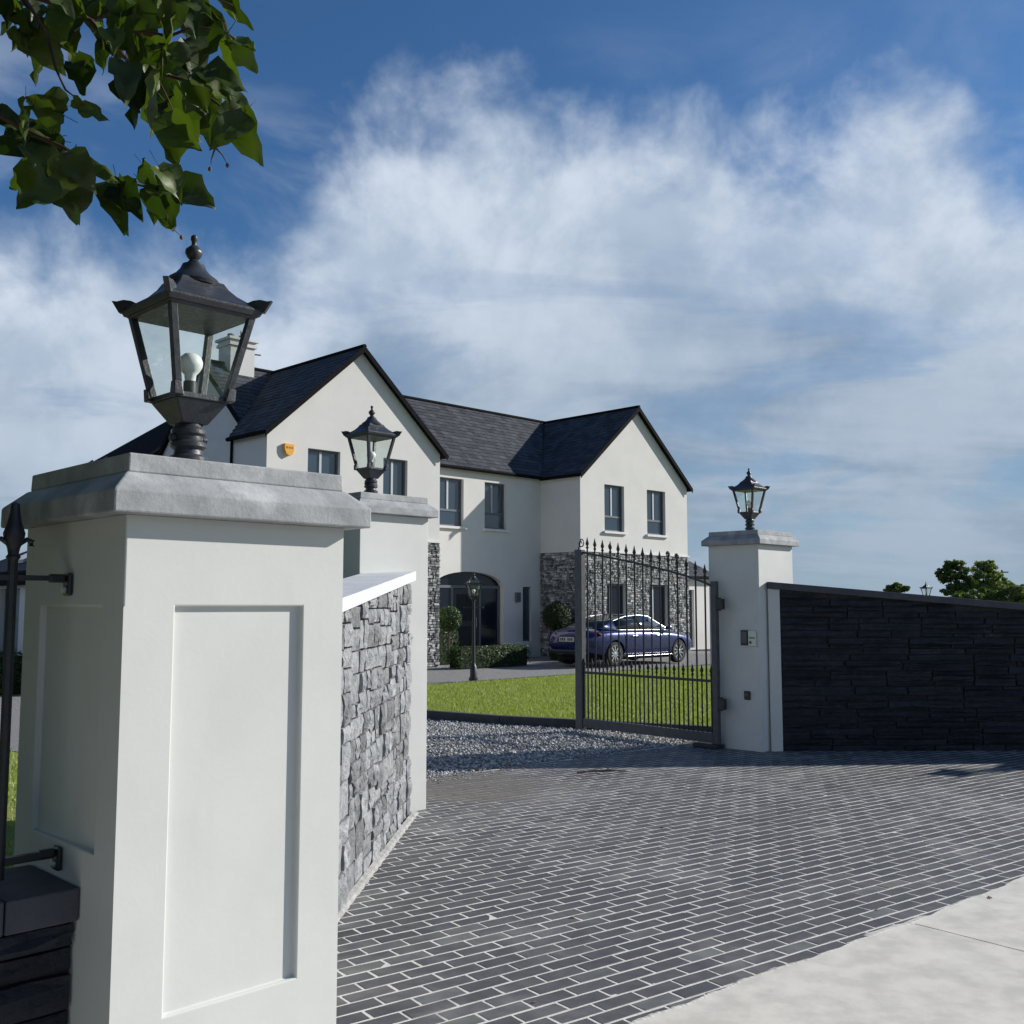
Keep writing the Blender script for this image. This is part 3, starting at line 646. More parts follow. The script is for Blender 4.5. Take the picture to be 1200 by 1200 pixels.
# ================================================================== HOUSE
HO = (22.0, 22.6, 0)
house = thing('house', 'white two storey house with slate gables and stone faced ground floor', 'house', uv(HO[0], HO[1]), 45)
def hb(b, name, mat, parent=house, **k): return b.build(name, mat, parent, org=HO, **k)
def holes_wall(b, u0, u1, v, z0, z1, holes, depth=.16, flip=False, axis='u'):
    """wall sheet with real openings; axis u: wall in the u,z plane at v; axis v: in the v,z plane at u"""
    us = sorted({u0, u1, *[h[0] for h in holes], *[h[1] for h in holes]}); zs = sorted({z0, z1, *[h[2] for h in holes], *[h[3] for h in holes]})
    T = (lambda a, d, z: (a, v+d, z)) if axis == 'u' else (lambda a, d, z: (v+d, a, z))
    for i in range(len(us)-1):
        for j in range(len(zs)-1):
            cu, cz = (us[i]+us[i+1])/2, (zs[j]+zs[j+1])/2
            if any(h[0] < cu < h[1] and h[2] < cz < h[3] for h in holes): continue
            b.poly([T(us[i],0,zs[j]), T(us[i+1],0,zs[j]), T(us[i+1],0,zs[j+1]), T(us[i],0,zs[j+1])])
    for h in holes:
        c = [(h[0],h[2]),(h[1],h[2]),(h[1],h[3]),(h[0],h[3])]
        for k in range(4):
            p, q = c[k], c[(k+1) % 4]; b.poly([T(p[0],0,p[1]), T(q[0],0,q[1]), T(q[0],depth,q[1]), T(p[0],depth,p[1])])
def window(h, v, rec=.10, parent=house, sill=True, split_z=None, org=HO, mull=.5, glass='pane'):
    u0, u1, z0, z1 = h; f = .055; b = MB(); y0, y1 = v+rec, v+rec+.05
    b.box(u0+.002,u0+f,y0,y1,z0+.002,z1-.002); b.box(u1-f,u1-.002,y0,y1,z0+.002,z1-.002); b.box(u0+f,u1-f,y0+.001,y1,z0+.002,z0+f); b.box(u0+f,u1-f,y0+.001,y1,z1-f,z1-.002)
    w = b.build('window', M['frame'], parent, org=org)
    um = u0 + (u1-u0)*mull; zsplit = split_z
    if zsplit: b = MB(); b.box(u0+f,u1-f,y0-.004,y1-.002,zsplit-.03,zsplit+.03); b.build('transom', M['frame'], w, org=org)
    zb = (zsplit+.03) if zsplit else z0+f
    b = MB(); b.box(um-.032,um+.032,y0-.006,y1-.004,zb,z1-f); b.build('mullion', M['mullion'], w, org=org)
    cells = [(u0+f,um-.032,zb,z1-f),(um+.032,u1-f,zb,z1-f)] + ([(u0+f,u1-f,z0+f,zsplit-.03)] if zsplit else [])
    for c in cells:
        b = MB(); tl = rnd.uniform(-.004,.004); b.hexa([(c[0],y0+.02,c[2]),(c[1],y0+.02+tl,c[2]),(c[1],y0+.03+tl,c[2]),(c[0],y0+.03,c[2])], [(c[0],y0+.02,c[3]),(c[1],y0+.02+tl,c[3]),(c[1],y0+.03+tl,c[3]),(c[0],y0+.03,c[3])]); b.build('pane', M[glass], w, org=org)
    if sill: b = MB(); b.box(u0-.08,u1+.08,v-.085,v+rec-.002,z0-.075,z0-.002); b.build('sill', M['sill'], w, org=org)
    return w
ZE, ZP, VG, VC = 5.74, 8.10, 20.9, 22.6
G1 = (12.76, 18.13); G2 = (23.9, 29.56); ZS = 3.28
g2_up = [(25.07,26.07,3.98,5.48),(27.28,28.3,3.98,5.48)]; g2_dn = [(25.1,26.1,.75,2.3),(27.3,28.35,.35,2.3)]
g1_up = [(13.9,14.85,3.98,5.42),(16.2,17.0,3.98,5.42)]; g1_dn = [(13.9,14.9,.75,2.3),(16.1,17.1,.75,2.3)]
cw = [(19.58,20.55,3.95,5.38),(21.42,22.34,3.95,5.38)]; nar = (23.08,23.47,.5,2.2); ARC = (19.4,22.23,.0,2.62)
for G, up, dn in ((G1, g1_up, g1_dn), (G2, g2_up, g2_dn)):
    b = MB(); holes_wall(b, G[0], G[1], VG, -.05, ZE, up+dn); um = (G[0]+G[1])/2
    b.poly([(G[0],VG,ZE),(G[1],VG,ZE),(um,VG,ZP)])
    b.poly([(G[0],VG,-.05),(G[0],25,-.05),(G[0],25,ZE),(G[0],VG,ZE)]); b.poly([(G[1],VG,-.05),(G[1],25,-.05),(G[1],25,ZE),(G[1],VG,ZE)])
    b.poly([(G[0]+.3,VG+.25,0),(G[1]-.3,VG+.25,0),(G[1]-.3,VG+.25,ZE),(G[0]+.3,VG+.25,ZE)])
    hb(b, 'wall', M['render_house'])
    for h in up: window(h, VG, split_z=h[2]+.48, mull=.45)
    for h in dn: window(h, VG, sill=False, mull=.34, glass='pane_dark')
# central wall with arched porch
b = MB(); holes_wall(b, G1[1], G2[0], VC, -.05, ZE, cw+[nar, ARC], .2)
um, hw, zs_, n = (ARC[0]+ARC[1])/2, (ARC[1]-ARC[0])/2, 2.08, 20
arc = [(um-hw*math.cos(math.pi*i/n), zs_+(ARC[3]-zs_)*math.sin(math.pi*i/n)**.8) for i in range(n+1)]
for (a0, za), (a1, zb_) in zip(arc[:-1], arc[1:]):
    b.poly([(a0,VC-.001,za),(a1,VC-.001,zb_),(a1,VC-.001,ARC[3]),(a0,VC-.001,ARC[3])]); b.poly([(a0,VC-.001,za),(a1,VC-.001,zb_),(a1,VC+.7,zb_),(a0,VC+.7,za)])
for a in (ARC[0], ARC[1]): b.poly([(a,VC+.19,0),(a,VC+.7,0),(a,VC+.7,ARC[3]),(a,VC+.19,ARC[3])])
hb(b, 'wall', M['render_house'])
for h in cw: window(h, VC, split_z=h[2]+.48, mull=.42)
w = window(nar, VC, sill=False, mull=.08)
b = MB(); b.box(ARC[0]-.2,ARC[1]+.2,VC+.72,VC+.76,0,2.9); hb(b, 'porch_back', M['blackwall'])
VD = VC+.15                                                      # glazed porch screen and door
b = MB(); b.box(20.28,21.32,VD,VD+.06,.12,2.12); dr = hb(b, 'door', M['door'], bevel=.004)
b = MB()
for z0, z1 in ((.3,1.0),(1.15,1.95)): b.box(20.42,21.18,VD-.012,VD-.001,z0,z1)
b.build('door_panel', M['blackwall'], dr, org=HO, bevel=.003)
b = MB(); b.tube([(21.2,VD-.03,.95),(21.2,VD-.03,1.25)], .012); b.build('handle', M['chrome'], dr, org=HO)
b = MB()
for a in (19.42, 20.2, 21.33, 22.12): b.box(a,a+.075,VD-.01,VD+.07,.1,2.13)
b.box(19.42,22.2,VD-.012,VD+.07,2.132,2.21); hb(b, 'porch_frame', M['frame'])
for a0, a1 in ((19.497,20.198),(21.407,22.118)):
    b = MB(); b.box(a0,a1,VD+.02,VD+.03,.1,2.13); hb(b, 'side_pane', M['pane_dark'])
b = MB(); b.box(19.45,22.18,VD+.02,VD+.03,2.212,2.6); hb(b, 'fanlight_pane', M['pane_dark'])
b = MB(); b.box(19.4,22.2,VC+.01,VC+.69,.0,.1); hb(b, 'door_step', M['coping_dark'])
b = MB(); b.box(22.34,23.0,VC-.32,VC-.003,0,.42); b.box(22.31,23.03,VC-.35,VC-.002,.421,.47); hb(b, 'porch_plinth', M['coping'])
b = MB(); b.box(22.72,22.9,VC-.10,VC-.002,1.72,2.02); wl = hb(b, 'wall_lamp', M['frame'], bevel=.006)
b = MB(); b.box(22.74,22.88,VC-.104,VC-.1005,1.76,1.98); b.build('lamp_glass', M['screen'], wl, org=HO)
# main block ends, back
b = MB(); u0, u1, vb, vr, zr = 13.4, 29.5, 27.9, 25.2, 8.22
for a in (u0, u1): b.poly([(a,VC,-.05),(a,vb,-.05),(a,vb,5.5),(a,vr,zr-.05),(a,VC,ZE)])
b.poly([(u0,vb,-.05),(u1,vb,-.05),(u1,vb,5.5),(u0,vb,5.5)]); hb(b, 'wall', M['render_house'])
def slope(parent, A, B, C, D_, name='roof', t=.07, slates=True, seed=1, mat=None):
    """roof plane A,B along eave, C,D along ridge (C above B); slate courses laid on it"""
    A, B, C, D_ = map(Vector, (A, B, C, D_)); ex = (B-A).normalized(); nr = (B-A).cross(D_-A).normalized()
    if nr.z < 0: nr = -nr
    ey = nr.cross(ex); ey = ey if ey.z > 0 else -ey
    b = MB(); b.prism([A,B,C,D_], -nr*t); rf = hb(b, name, M['fascia'], parent)
    if slates:
        r = random.Random(seed); H_ = (D_-A).dot(ey); n = int(H_/.19); g = MB()
        xd0, xd1 = (D_-A).dot(ex), (C-A).dot(ex); LB = (B-A).length
        for j in range(n+1):
            y0 = j*H_/(n+.001); y1 = min(H_, y0+.23); f = min(1, y0/H_)
            xa, xb = xd0*f, LB+(xd1-LB)*f; x = xa - r.uniform(0,.28)
            while x < xb:
                w = .28*r.uniform(.92,1.06); a0, a1 = max(x, xa), min(x+w-.006, xb)
                if a1-a0 > .03:
                    g.cur = r.random(); l0, l1 = .018+r.uniform(0,.008), .008; yo = y0 + r.uniform(-.006,.006)
                    p = [A+ex*a0+ey*yo, A+ex*a1+ey*(yo+r.uniform(-.004,.004)), A+ex*a1+ey*y1, A+ex*a0+ey*y1]
                    tp = [p[0]+nr*l0, p[1]+nr*l0, p[2]+nr*l1, p[3]+nr*l1]
                    g.add([p[0],p[1],p[2],p[3],*tp], [(4,5,6,7),(0,1,5,4),(1,2,6,5),(3,0,4,7)])
                x += w
        tag(hb(g, 'slates', M['slate'], rf, fixn=False, rattr=True), kind='stuff')
    return rf
ov = .13
slope(house, (u0-.1,VC-ov,ZE-.02), (u1+.1,VC-ov,ZE-.02), (u1+.1,vr,zr), (u0-.1,vr,zr), seed=1)
slope(house, (u1+.1,vb+ov,5.42), (u0-.1,vb+ov,5.42), (u0-.1,vr+.005,zr), (u1+.1,vr+.005,zr), slates=False)
for k, G in enumerate((G1, G2)):
    um = (G[0]+G[1])/2; zr_ = ZP+.07; ze_ = ZE-.06
    slope(house, (G[0]-.13,22.5,ze_), (G[0]-.13,VG-.14,ze_), (um,VG-.14,zr_), (um,25.12,zr_), seed=10+k)
    slope(house, (G[1]+.13,VG-.14,ze_), (G[1]+.13,22.5,ze_), (um+.001,25.12,zr_), (um+.001,VG-.14,zr_), seed=20+k)
    for s, ue in ((-1, G[0]-.14), (1, G[1]+.14)):                 # barge boards and gutters
        b = MB(); b.prism([(ue,VG-.165,ze_-.14),(um,VG-.165,zr_-.13),(um,VG-.165,zr_+.03),(ue,VG-.165,ze_+.02)], (0,.022,0)); hb(b, 'bargeboard', M['fascia'])
        b = MB(); b.tube([(ue+s*.02,VG-.13,ze_-.03),(ue+s*.02,22.45,ze_-.03)], .055, 8); hb(b, 'gutter', M['fascia'])
    b = MB(); b.tube([(um,VG-.16,zr_+.02),(um,25.1,zr_+.02)], .06, 6); hb(b, 'ridge_tile', M['fascia'])
b = MB(); b.tube([(u0-.1,vr,zr+.01),(u1+.1,vr,zr+.01)], .07, 6); hb(b, 'ridge_tile', M['fascia'])
b = MB(); b.tube([(G1[1]+.02,VC-ov-.03,ZE-.05),(G2[0]-.02,VC-ov-.03,ZE-.05)], .055, 8); hb(b, 'gutter', M['fascia'])
for a, v_ in ((G1[0]-.04,22.45),(G1[1]+.05,22.5)):
    b = MB(); b.tube([(a,v_,0),(a,v_,ZE-.1)], .035, 8); hb(b, 'downpipe', M['fascia'])
# verge of the main roof at its left end
b = MB(); b.prism([(u0-.12,VC-ov,ZE-.16),(u0-.12,vr,zr-.14),(u0-.12,vr,zr+.04),(u0-.12,VC-ov,ZE+.02)], (.02,0,0)); b.prism([(u0-.12,vb+ov,5.28),(u0-.12,vr,zr-.141),(u0-.12,vr,zr+.039),(u0-.12,vb+ov,5.46)], (.02,0,0)); hb(b, 'bargeboard', M['fascia'])
# chimney
b = MB(); b.box(13.98,14.72,24.85,25.5,7.6,8.72); b.box(13.93,14.77,24.8,25.55,8.721,8.80); b.box(13.96,14.74,24.83,25.52,8.801,8.88); b.box(13.9,14.8,24.77,25.58,8.881,8.95); ch = hb(b, 'chimney', M['render_house'])
for a in (14.15, 14.5): 
    b = MB(); b.tube([(a,25.17,8.95),(a,25.17,9.1)], .09, 12); b.build('chimney_pot', M['terracotta'], ch, org=HO)
b = MB(); b.tube([(14.3,24.9,8.95),(14.42,25.1,9.22),(14.6,25.3,8.95)], .014, 5); b.tube([(14.75,25.0,8.6),(15.0,25.0,8.62)], .02, 5); b.build('aerial_stay', M['iron'], ch, org=HO)
# stone facing of the ground floor
def cladding(face, a0, a1, fixed, z0, z1, holes, seed, mat):
    r = random.Random(seed); g = MB(); us = sorted({a0, a1, *[h[0] for h in holes], *[h[1] for h in holes]}); rects = []
    for i in range(len(us)-1):
        zs = [z0]; m = (us[i]+us[i+1])/2; hh = sorted([(h[2], h[3]) for h in holes if h[0] < m < h[1]]); cur = z0
        for q0, q1 in hh + [(z1, z1)]:
            if q0-cur > .03: split(us[i], us[i+1], cur, q0, .06, .22, .035, .10, r, rects)
            cur = q1
    for x0, x1, za, zb_ in rects:
        d = r.uniform(.02,.06); e = .01; g.cur = r.random(); q = [(x0+.004,za+.004),(x1-.004,za+.004),(x1-.004,zb_-.004),(x0+.004,zb_-.004)]
        T = (lambda a, y, z: (a, fixed-y, z)) if face == 'u' else (lambda a, y, z: (fixed-y, a, z))
        fr = [(x0+.004+r.uniform(0,e*2),za+.004+r.uniform(0,e)),(x1-.004-r.uniform(0,e*2),za+.004+r.uniform(0,e)),(x1-.004-r.uniform(0,e*2),zb_-.004-r.uniform(0,e)),(x0+.004+r.uniform(0,e*2),zb_-.004-r.uniform(0,e))]
        g.add([T(a,.0,z) for a, z in q] + [T(a,d+r.uniform(-.015,.015),z) for a, z in fr], [(4,5,6,7)]+[(k,(k+1) % 4,(k+1) % 4+4,k+4) for k in range(4)])
    b = MB()
    if face == 'u': holes_wall(b, a0, a1, fixed-.002, z0, z1, holes, .002)
    else: b.poly([(fixed-.002,a0,z0),(fixed-.002,a1,z0),(fixed-.002,a1,z1),(fixed-.002,a0,z1)])
    bed = hb(b, 'stone_bed', M['mortar_dark'])
    tag(hb(g, 'facing_stones', mat, bed, rattr=True), kind='stuff')
cladding('u', G2[0], G2[1], VG, 0, ZS, g2_dn, 31, M['stone_house'])
cladding('u', G1[0], G1[1], VG, 0, ZS, g1_dn, 32, M['stone_house'])
cladding('v', VG-.04, VC-.01, G2[0], 0, ZS, [], 33, M['stone_house'])
b = MB(); b.box(G2[0]-.05,G2[1]+.02,VG-.07,VG-.001,ZS+.003,ZS+.05); b.box(G2[0]-.05,G2[0]-.001,VG,VC-.01,ZS+.003,ZS+.05); hb(b, 'string_course', M['sill'])
b = MB(); b.box(G1[0]-.05,G1[1]+.02,VG-.07,VG-.001,ZS+.003,ZS+.05); hb(b, 'string_course', M['sill'])
# rear return with hipped roof
ra, rb_, rv0, rv1 = 12.0, 18.5, 27.9, 34.0
b = MB(); b.poly([(ra+.2,rv0,-.05),(ra+.2,rv1-.2,-.05),(ra+.2,rv1-.2,5.0),(ra+.2,rv0,5.0)]); b.poly([(ra+.2,rv0,-.05),(rb_,rv0,-.05),(rb_,rv0,5.2),(ra+.2,rv0,5.0)]); hb(b, 'wall', M['render_house'])
slope(house, (ra,rv1,5.0), (ra,rv0,5.0), (15.5,rv0,7.75), (15.5,30.9,7.75), seed=41, slates=False)
slope(house, (19,rv1,5.0), (ra,rv1,5.0), (15.5,30.9,7.75), (15.51,30.9,7.75), seed=42, slates=False)
slope(house, (19,rv0,5.0), (19,rv1,5.0), (15.5,30.9,7.75), (15.5,rv0,7.75), seed=43, slates=False)
for v_ in (31.1, 32.2): b = MB(); b.hexa([(12.8,v_,5.70),(12.8,v_+.1,5.70),(13.4,v_+.1,6.18),(13.4,v_,6.18)], [(12.78,v_,5.74),(12.78,v_+.1,5.74),(13.38,v_+.1,6.22),(13.38,v_,6.22)]); hb(b, 'snow_guard', M['iron_grey'])
# single storey annex at the right end
an = [(31.35,32.05,.05,2.2)]
b = MB(); holes_wall(b, 29.5, 33.3, 22.4, -.05, 2.7, an); b.poly([(33.3,22.4,-.05),(33.3,26,-.05),(33.3,26,2.7),(33.3,22.4,2.7)]); hb(b, 'wall', M['render_house'])
window(an[0], 22.4, sill=False, mull=.5)
slope(house, (29.6,22.2,2.68), (33.5,22.2,2.68), (33.0,24.2,3.75), (29.6,24.2,3.75), seed=51)
slope(house, (33.5,22.2,2.68), (33.5,26.2,2.68), (33.0,24.2,3.75), (33.0,24.2,3.76), slates=False)
b = MB(); b.tube([(29.6,22.17,2.66),(33.5,22.17,2.66)], .055, 8); hb(b, 'gutter', M['fascia'])
# burglar alarm
al = thing('alarm_box', 'yellow burglar alarm box high on the white gable', 'alarm box', uv(13.33, VG, 5.30), 45)
b = MB(); b.prism([(-.14,-.001,.15),(-.14,-.001,.0),(-.09,-.001,-.10),(.0,-.001,-.15),(.09,-.001,-.10),(.14,-.001,.0),(.14,-.001,.15)], (0,-.085,0)); b.build('cover', M['yellow'], al, bevel=.012)
b = MB()
for a in (-.07,0,.07): b.box(a-.022,a+.022,-.0895,-.0865,.03,.08)
b.build('print', M['yellow_dk'], al)

# garage seen past the panelled pillar
GO = (9.5, 21.8, 0)
gar = thing('garage', 'low white garage with hipped slate roof behind the railings', 'building', uv(9.5, 21.8), 45)
def gb_(b, name, mat, parent=gar, **k): return b.build(name, mat, parent, org=GO, **k)
gu0, gu1, gv0, gv1, gze, gzr = 7.5, 11.6, 19.1, 24.5, 2.25, 3.4
b = MB(); holes_wall(b, gv0, gv1, gu0, -.05, gze, [(21.3,22.4,.0,1.95)], .15, axis='v')
b.poly([(gu0,gv0,-.05),(gu1,gv0,-.05),(gu1,gv0,gze),(gu0,gv0,gze)]); b.poly([(gu1,gv0,-.05),(gu1,gv1,-.05),(gu1,gv1,gze),(gu1,gv0,gze)]); b.poly([(gu0,gv1,-.05),(gu1,gv1,-.05),(gu1,gv1,gze),(gu0,gv1,gze)]); gb_(b, 'wall', M['render_house'])
b = MB(); b.box(gu0+.10,gu0+.15,21.302,22.398,0,1.948); gdr = gb_(b, 'side_door', M['frame'])
for k in range(3): b = MB(); b.box(gu0+.085,gu0+.099,21.4,22.3,.1+.62*k,.62+.62*k); b.build('door_panel', M['frame'], gdr, org=GO, bevel=.01)
def slope2(A, B, C, D_):
    b = MB(); A, B, C, D_ = map(Vector, (A,B,C,D_)); nr = (B-A).cross(D_-A).normalized(); nr = nr if nr.z > 0 else -nr; b.prism([A,B,C,D_], -nr*.09); return gb_(b, 'roof', M['slate'])
gm = (gu0+gu1)/2
r1 = slope2((gu0-.2,gv1+.2,gze-.02), (gu0-.2,gv0-.2,gze-.02), (gm,gv0+1.9,gzr), (gm,gv1-2.0,gzr)); slope2((gu1+.2,gv0-.2,gze-.02), (gu1+.2,gv1+.2,gze-.02), (gm,gv1-2.0,gzr), (gm,gv0+1.9,gzr))
slope2((gu0-.2,gv0-.2,gze-.02), (gu1+.2,gv0-.2,gze-.02), (gm,gv0+1.9,gzr), (gm-.001,gv0+1.9,gzr)); slope2((gu1+.2,gv1+.2,gze-.02), (gu0-.2,gv1+.2,gze-.02), (gm,gv1-2.0,gzr), (gm+.001,gv1-2.0,gzr))
for v_ in (20.3, 21.9):
    b = MB(); za, zb_ = gze+.23, gze+.60; ua, ub = gu0+.25, gu0+.95; b.hexa([(ua,v_,za),(ub,v_,zb_),(ub,v_+.7,zb_),(ua,v_+.7,za)], [(ua,v_,za+.07),(ub,v_,zb_+.07),(ub,v_+.7,zb_+.07),(ua,v_+.7,za+.07)]); b.build('roof_light', M['pane'], r1, org=GO)
b = MB(); b.tube([(gu0-.24,gv0-.2,gze-.03),(gu0-.24,gv1+.2,gze-.03)], .06, 8); b.box(gu0-.2,gu0-.18,gv0-.2,gv1+.2,gze-.25,gze-.05); gb_(b, 'gutter', M['fascia'])

# ================================================================== CAR
def make_car(loc, rz):
    t = thing('parked_car', 'dark blue saloon car parked in front of the right gable', 'car', loc, rz)
    def evalmesh(o):
        dg = bpy.context.evaluated_depsgraph_get(); me = bpy.data.meshes.new_from_object(o.evaluated_get(dg)); return me
    ST = [(-2.36,.60,.46,.74,.80),(-2.30,.76,.36,.86,.98),(-2.05,.86,.27,.92,1.03),(-1.6,.905,.22,.945,1.03),(-1.0,.92,.20,.95,.98),(-.3,.92,.19,.94,.96),(.4,.92,.19,.925,.95),(1.0,.915,.19,.895,.955),(1.5,.905,.21,.85,.90),(1.95,.87,.23,.77,.81),(2.22,.78,.26,.68,.72),(2.36,.60,.32,.56,.60)]
    vs = []; fs = []
    for x, hw, zb, zs, zt in ST:
        half = [(0,zb),(hw*.72,zb),(hw*.95,zb+.07),(hw*.985,zb+.2),(hw*1.0,(zb+zs)/2+.06),(hw*.985,zs-.07),(hw*.90,zs),(hw*.55,zt-.01),(0,zt)]
        ring = half + [(-y, z) for y, z in half[-2:0:-1]]
        vs += [(x, y, z) for y, z in ring]
    n = 16
    for i in range(len(ST)-1):
        for k in range(n): fs.append((i*n+k, i*n+(k+1) % n, (i+1)*n+(k+1) % n, (i+1)*n+k))
    fs += [tuple(range(n)), tuple(range((len(ST)-1)*n, len(ST)*n))[::-1]]
    b = MB(); b.add(vs, fs); body = b.build('body', M['paint'], t, smooth=True)
    m = body.modifiers.new('s', 'SUBSURF'); m.levels = m.render_levels = 2
    me = evalmesh(body); body.modifiers.clear(); body.data = me
    WX = (-1.42, 1.42); cut = []
    for wx in WX:
        for s in (-1, 1):
            c = MB(); c.lathe([(.375,s*.62),(.375,s*1.1)], 32, (wx,0,.33), 'y'); o = c.build('cutter', None, t); cut.append(o)
            m = body.modifiers.new('b', 'BOOLEAN'); m.object = o; m.operation = 'DIFFERENCE'; m.solver = 'EXACT'
    bpy.context.view_layer.update()
    me = evalmesh(body); body.modifiers.clear(); body.data = me
    for o in cut: bpy.data.objects.remove(o)
    if not me.materials: me.materials.append(M['paint'])
    me.polygons.foreach_set('use_smooth', [True]*len(me.polygons)); me.set_sharp_from_angle(angle=R(32))
    # cabin
    GS = [(-1.86,.70,1.00,.64,1.02),(-1.25,.80,.955,.60,1.22),(-.72,.825,.95,.575,1.335),(-.15,.83,.945,.575,1.372),(.30,.825,.94,.575,1.335),(.72,.81,.93,.62,1.14),(1.12,.76,.92,.70,.955)]
    top = MB(); vs = []; fs = []
    for x, hb2, zb, ht2, zt in GS: vs += [(x,-hb2,zb),(x,-ht2-.03,zt-.03),(x,-ht2*.6,zt+.008),(x,ht2*.6,zt+.008),(x,ht2+.03,zt-.03),(x,hb2,zb)]
    def part(name, idx, ks, mat, sm=True):
        b = MB(); vv = {}; fl_ = []
        for i in idx:
            for k in ks: fl_.append((i*6+k, i*6+k+1, (i+1)*6+k+1, (i+1)*6+k))
        used = sorted({j for f in fl_ for j in f}); mp = {j: q for q, j in enumerate(used)}
        b.add([vs[j] for j in used], [tuple(mp[j] for j in f) for f in fl_]); o = b.build(name, mat, t, smooth=sm)
        sd = o.modifiers.new('t', 'SOLIDIFY'); sd.thickness = .012; return o
    part('rear_window', (0,1), (1,2,3), M['carglass']); part('roof', (2,3), (1,2,3), M['paint']); part('windscreen', (4,5), (1,2,3), M['carglass'])
    for k in (0, 4): part('side_window', (1,2,3,4,5), (k,), M['carglass']); part('rear_quarter', (0,), (k,), M['paint'])
    for s in (-1, 1):
        b = MB(); b.tube([(x, s*(ht2+.045), zt-.022) for x, hb2, zb, ht2, zt in GS[1:]], .011, 6); b.build('window_trim', M['chrome'], t)
        b = MB(); b.tube([(x, s*(hb2+.012), zb+.005) for x, hb2, zb, ht2, zt in GS[1:]], .008, 6); b.build('window_trim', M['chrome'], t)
        for x in (-.25, .0): pass
        b = MB(); b.hexa([(-.28,s*.835,.95),(-.20,s*.835,.95),(-.20,s*.815,.95),(-.28,s*.815,.95)], [(-.30,s*.625,1.335),(-.22,s*.625,1.338),(-.22,s*.60,1.338),(-.30,s*.60,1.335)]); b.build('door_pillar', M['matte'], t)
        b = MB(); b.hexa([(.80,s*.86,.93),(.92,s*.86,.93),(.92,s*1.02,.95),(.83,s*1.02,.95)], [(.80,s*.86,1.03),(.90,s*.86,1.04),(.88,s*1.02,1.05),(.81,s*1.02,1.05)]); b.build('wing_mirror', M['paint'], t, bevel=.02)
        for x in (-.75, .32): b = MB(); b.tube([(x,s*.935,.80),(x+.2,s*.935,.80)], .014, 6); b.build('door_handle', M['chrome'], t)
        b = MB(); b.box(-1.0,1.0,s*.925-.008,s*.925+.008,.245,.268); b.build('sill_trim', M['rim'], t, bevel=.004)
        for x in (-1.02,-.22,.93): b = MB(); b.box(x-.004,x+.004,s*.917-.006,s*.917+.006,.3,.90); b.build('door_gap', M['plastic'], t)
        b = MB(); b.prism([(-2.33,s*.42,.80),(-2.10,s*.86,.80),(-1.98,s*.89,.84),(-2.10,s*.87,.90),(-2.34,s*.42,.88)], (.015,0,.0)); b.build('tail_lamp', M['redlamp'], t)
        b = MB(); b.hexa([(2.24,s*.48,.58),(2.00,s*.83,.60),(1.96,s*.80,.60),(2.2,s*.46,.58)], [(2.22,s*.48,.67),(1.92,s*.84,.72),(1.88,s*.80,.72),(2.18,s*.46,.67)]); b.build('headlight', M['headlamp'], t)
    b = MB(); b.box(-2.385,-2.368,-.26,.26,.66,.78); pl = b.build('number_plate', M['plate'], t)
    b = MB()
    for k in range(7):
        y = -.21+.065*k
        if k != 3: b.box(-2.389,-2.3855,y,y+.042,.685,.755)
    b.build('plate_characters', M['plate_ink'], pl)
    b = MB(); b.box(2.30,2.365,-.42,.42,.36,.54); b.build('grille', M['plastic'], t)
    b = MB(); b.box(-2.372,-2.30,-.66,.66,.34,.44); b.build('rear_diffuser', M['plastic'], t, bevel=.02)
    b = MB(); b.box(-1.9,1.9,-.62,.62,.16,.40); b.build('underbody', M['blackwall'], t)
    for wx in WX:
        for s in (-1, 1):
            wl_ = MB(); wl_.lathe([(.215,s*.69),(.30,s*.685),(.325,s*.71),(.328,s*.78),(.325,s*.86),(.305,s*.885),(.245,s*.89),(.235,s*.88)], 32, (wx,0,.328), 'y', False); ty = shadow_auto(wl_.build('tyre', M['tyre'], t))
            b = MB(); b.lathe([(.234,s*.70),(.234,s*.884),(.222,s*.884),(.215,s*.80),(.215,s*.70)], 32, (wx,0,.328), 'y', False); b.lathe([(.05,s*.82),(.055,s*.872),(.03,s*.878)], 12, (wx,0,.328), 'y')
            for k in range(10):
                a = 2*math.pi*k/10; ca, sa = math.cos(a), math.sin(a); w0, w1 = .016, .024
                P4_ = [(-w0,.04),(w0,.04),(w1,.225),(-w1,.225)]
                q = [(wx + x*ca - y*sa, s*.85, .328 + x*sa + y*ca) for x, y in P4_]; b.prism(q, (0,s*.02,0))
            b.build('rim', M['rim'], ty); b = MB(); b.lathe([(.214,s*.74),(.214,s*.75)], 24, (wx,0,.328), 'y'); b.build('brake_disc', M['plastic'], ty)
    return t
make_car(tuple(uv(22.68, 18.26)), 45)

# ================================================================== PLANTS
def leafcloud(g, c, rx, ry, rz, n, size, r, shell=.55, shape='ell', el=1.0):
    for _ in range(n):
        while True:
            d = Vector((r.gauss(0,1), r.gauss(0,1), r.gauss(0,1)))
            if d.length > .01: break
        d.normalize(); q = shell + (1-shell)*r.random()**.7
        if shape == 'box':
            m = max(abs(d.x), abs(d.y), abs(d.z)); d = d/m
        p = Vector((c[0]+d.x*rx*q, c[1]+d.y*ry*q, c[2]+d.z*rz*q))
        a = Vector((r.gauss(0,1), r.gauss(0,1), r.gauss(0,.6))).normalized(); nn_ = (d + Vector((r.gauss(0,.6), r.gauss(0,.6), r.gauss(0,.6)))).normalized(); a = (a - nn_*a.dot(nn_)).normalized(); bb = nn_.cross(a); s = size*r.uniform(.6,1.3)
        g.cur = r.random(); g.add([p-a*s*el, p+bb*s*.5-nn_*s*.12, p+a*s*el, p-bb*s*.5-nn_*s*.12], [(0,1,2),(0,2,3)])
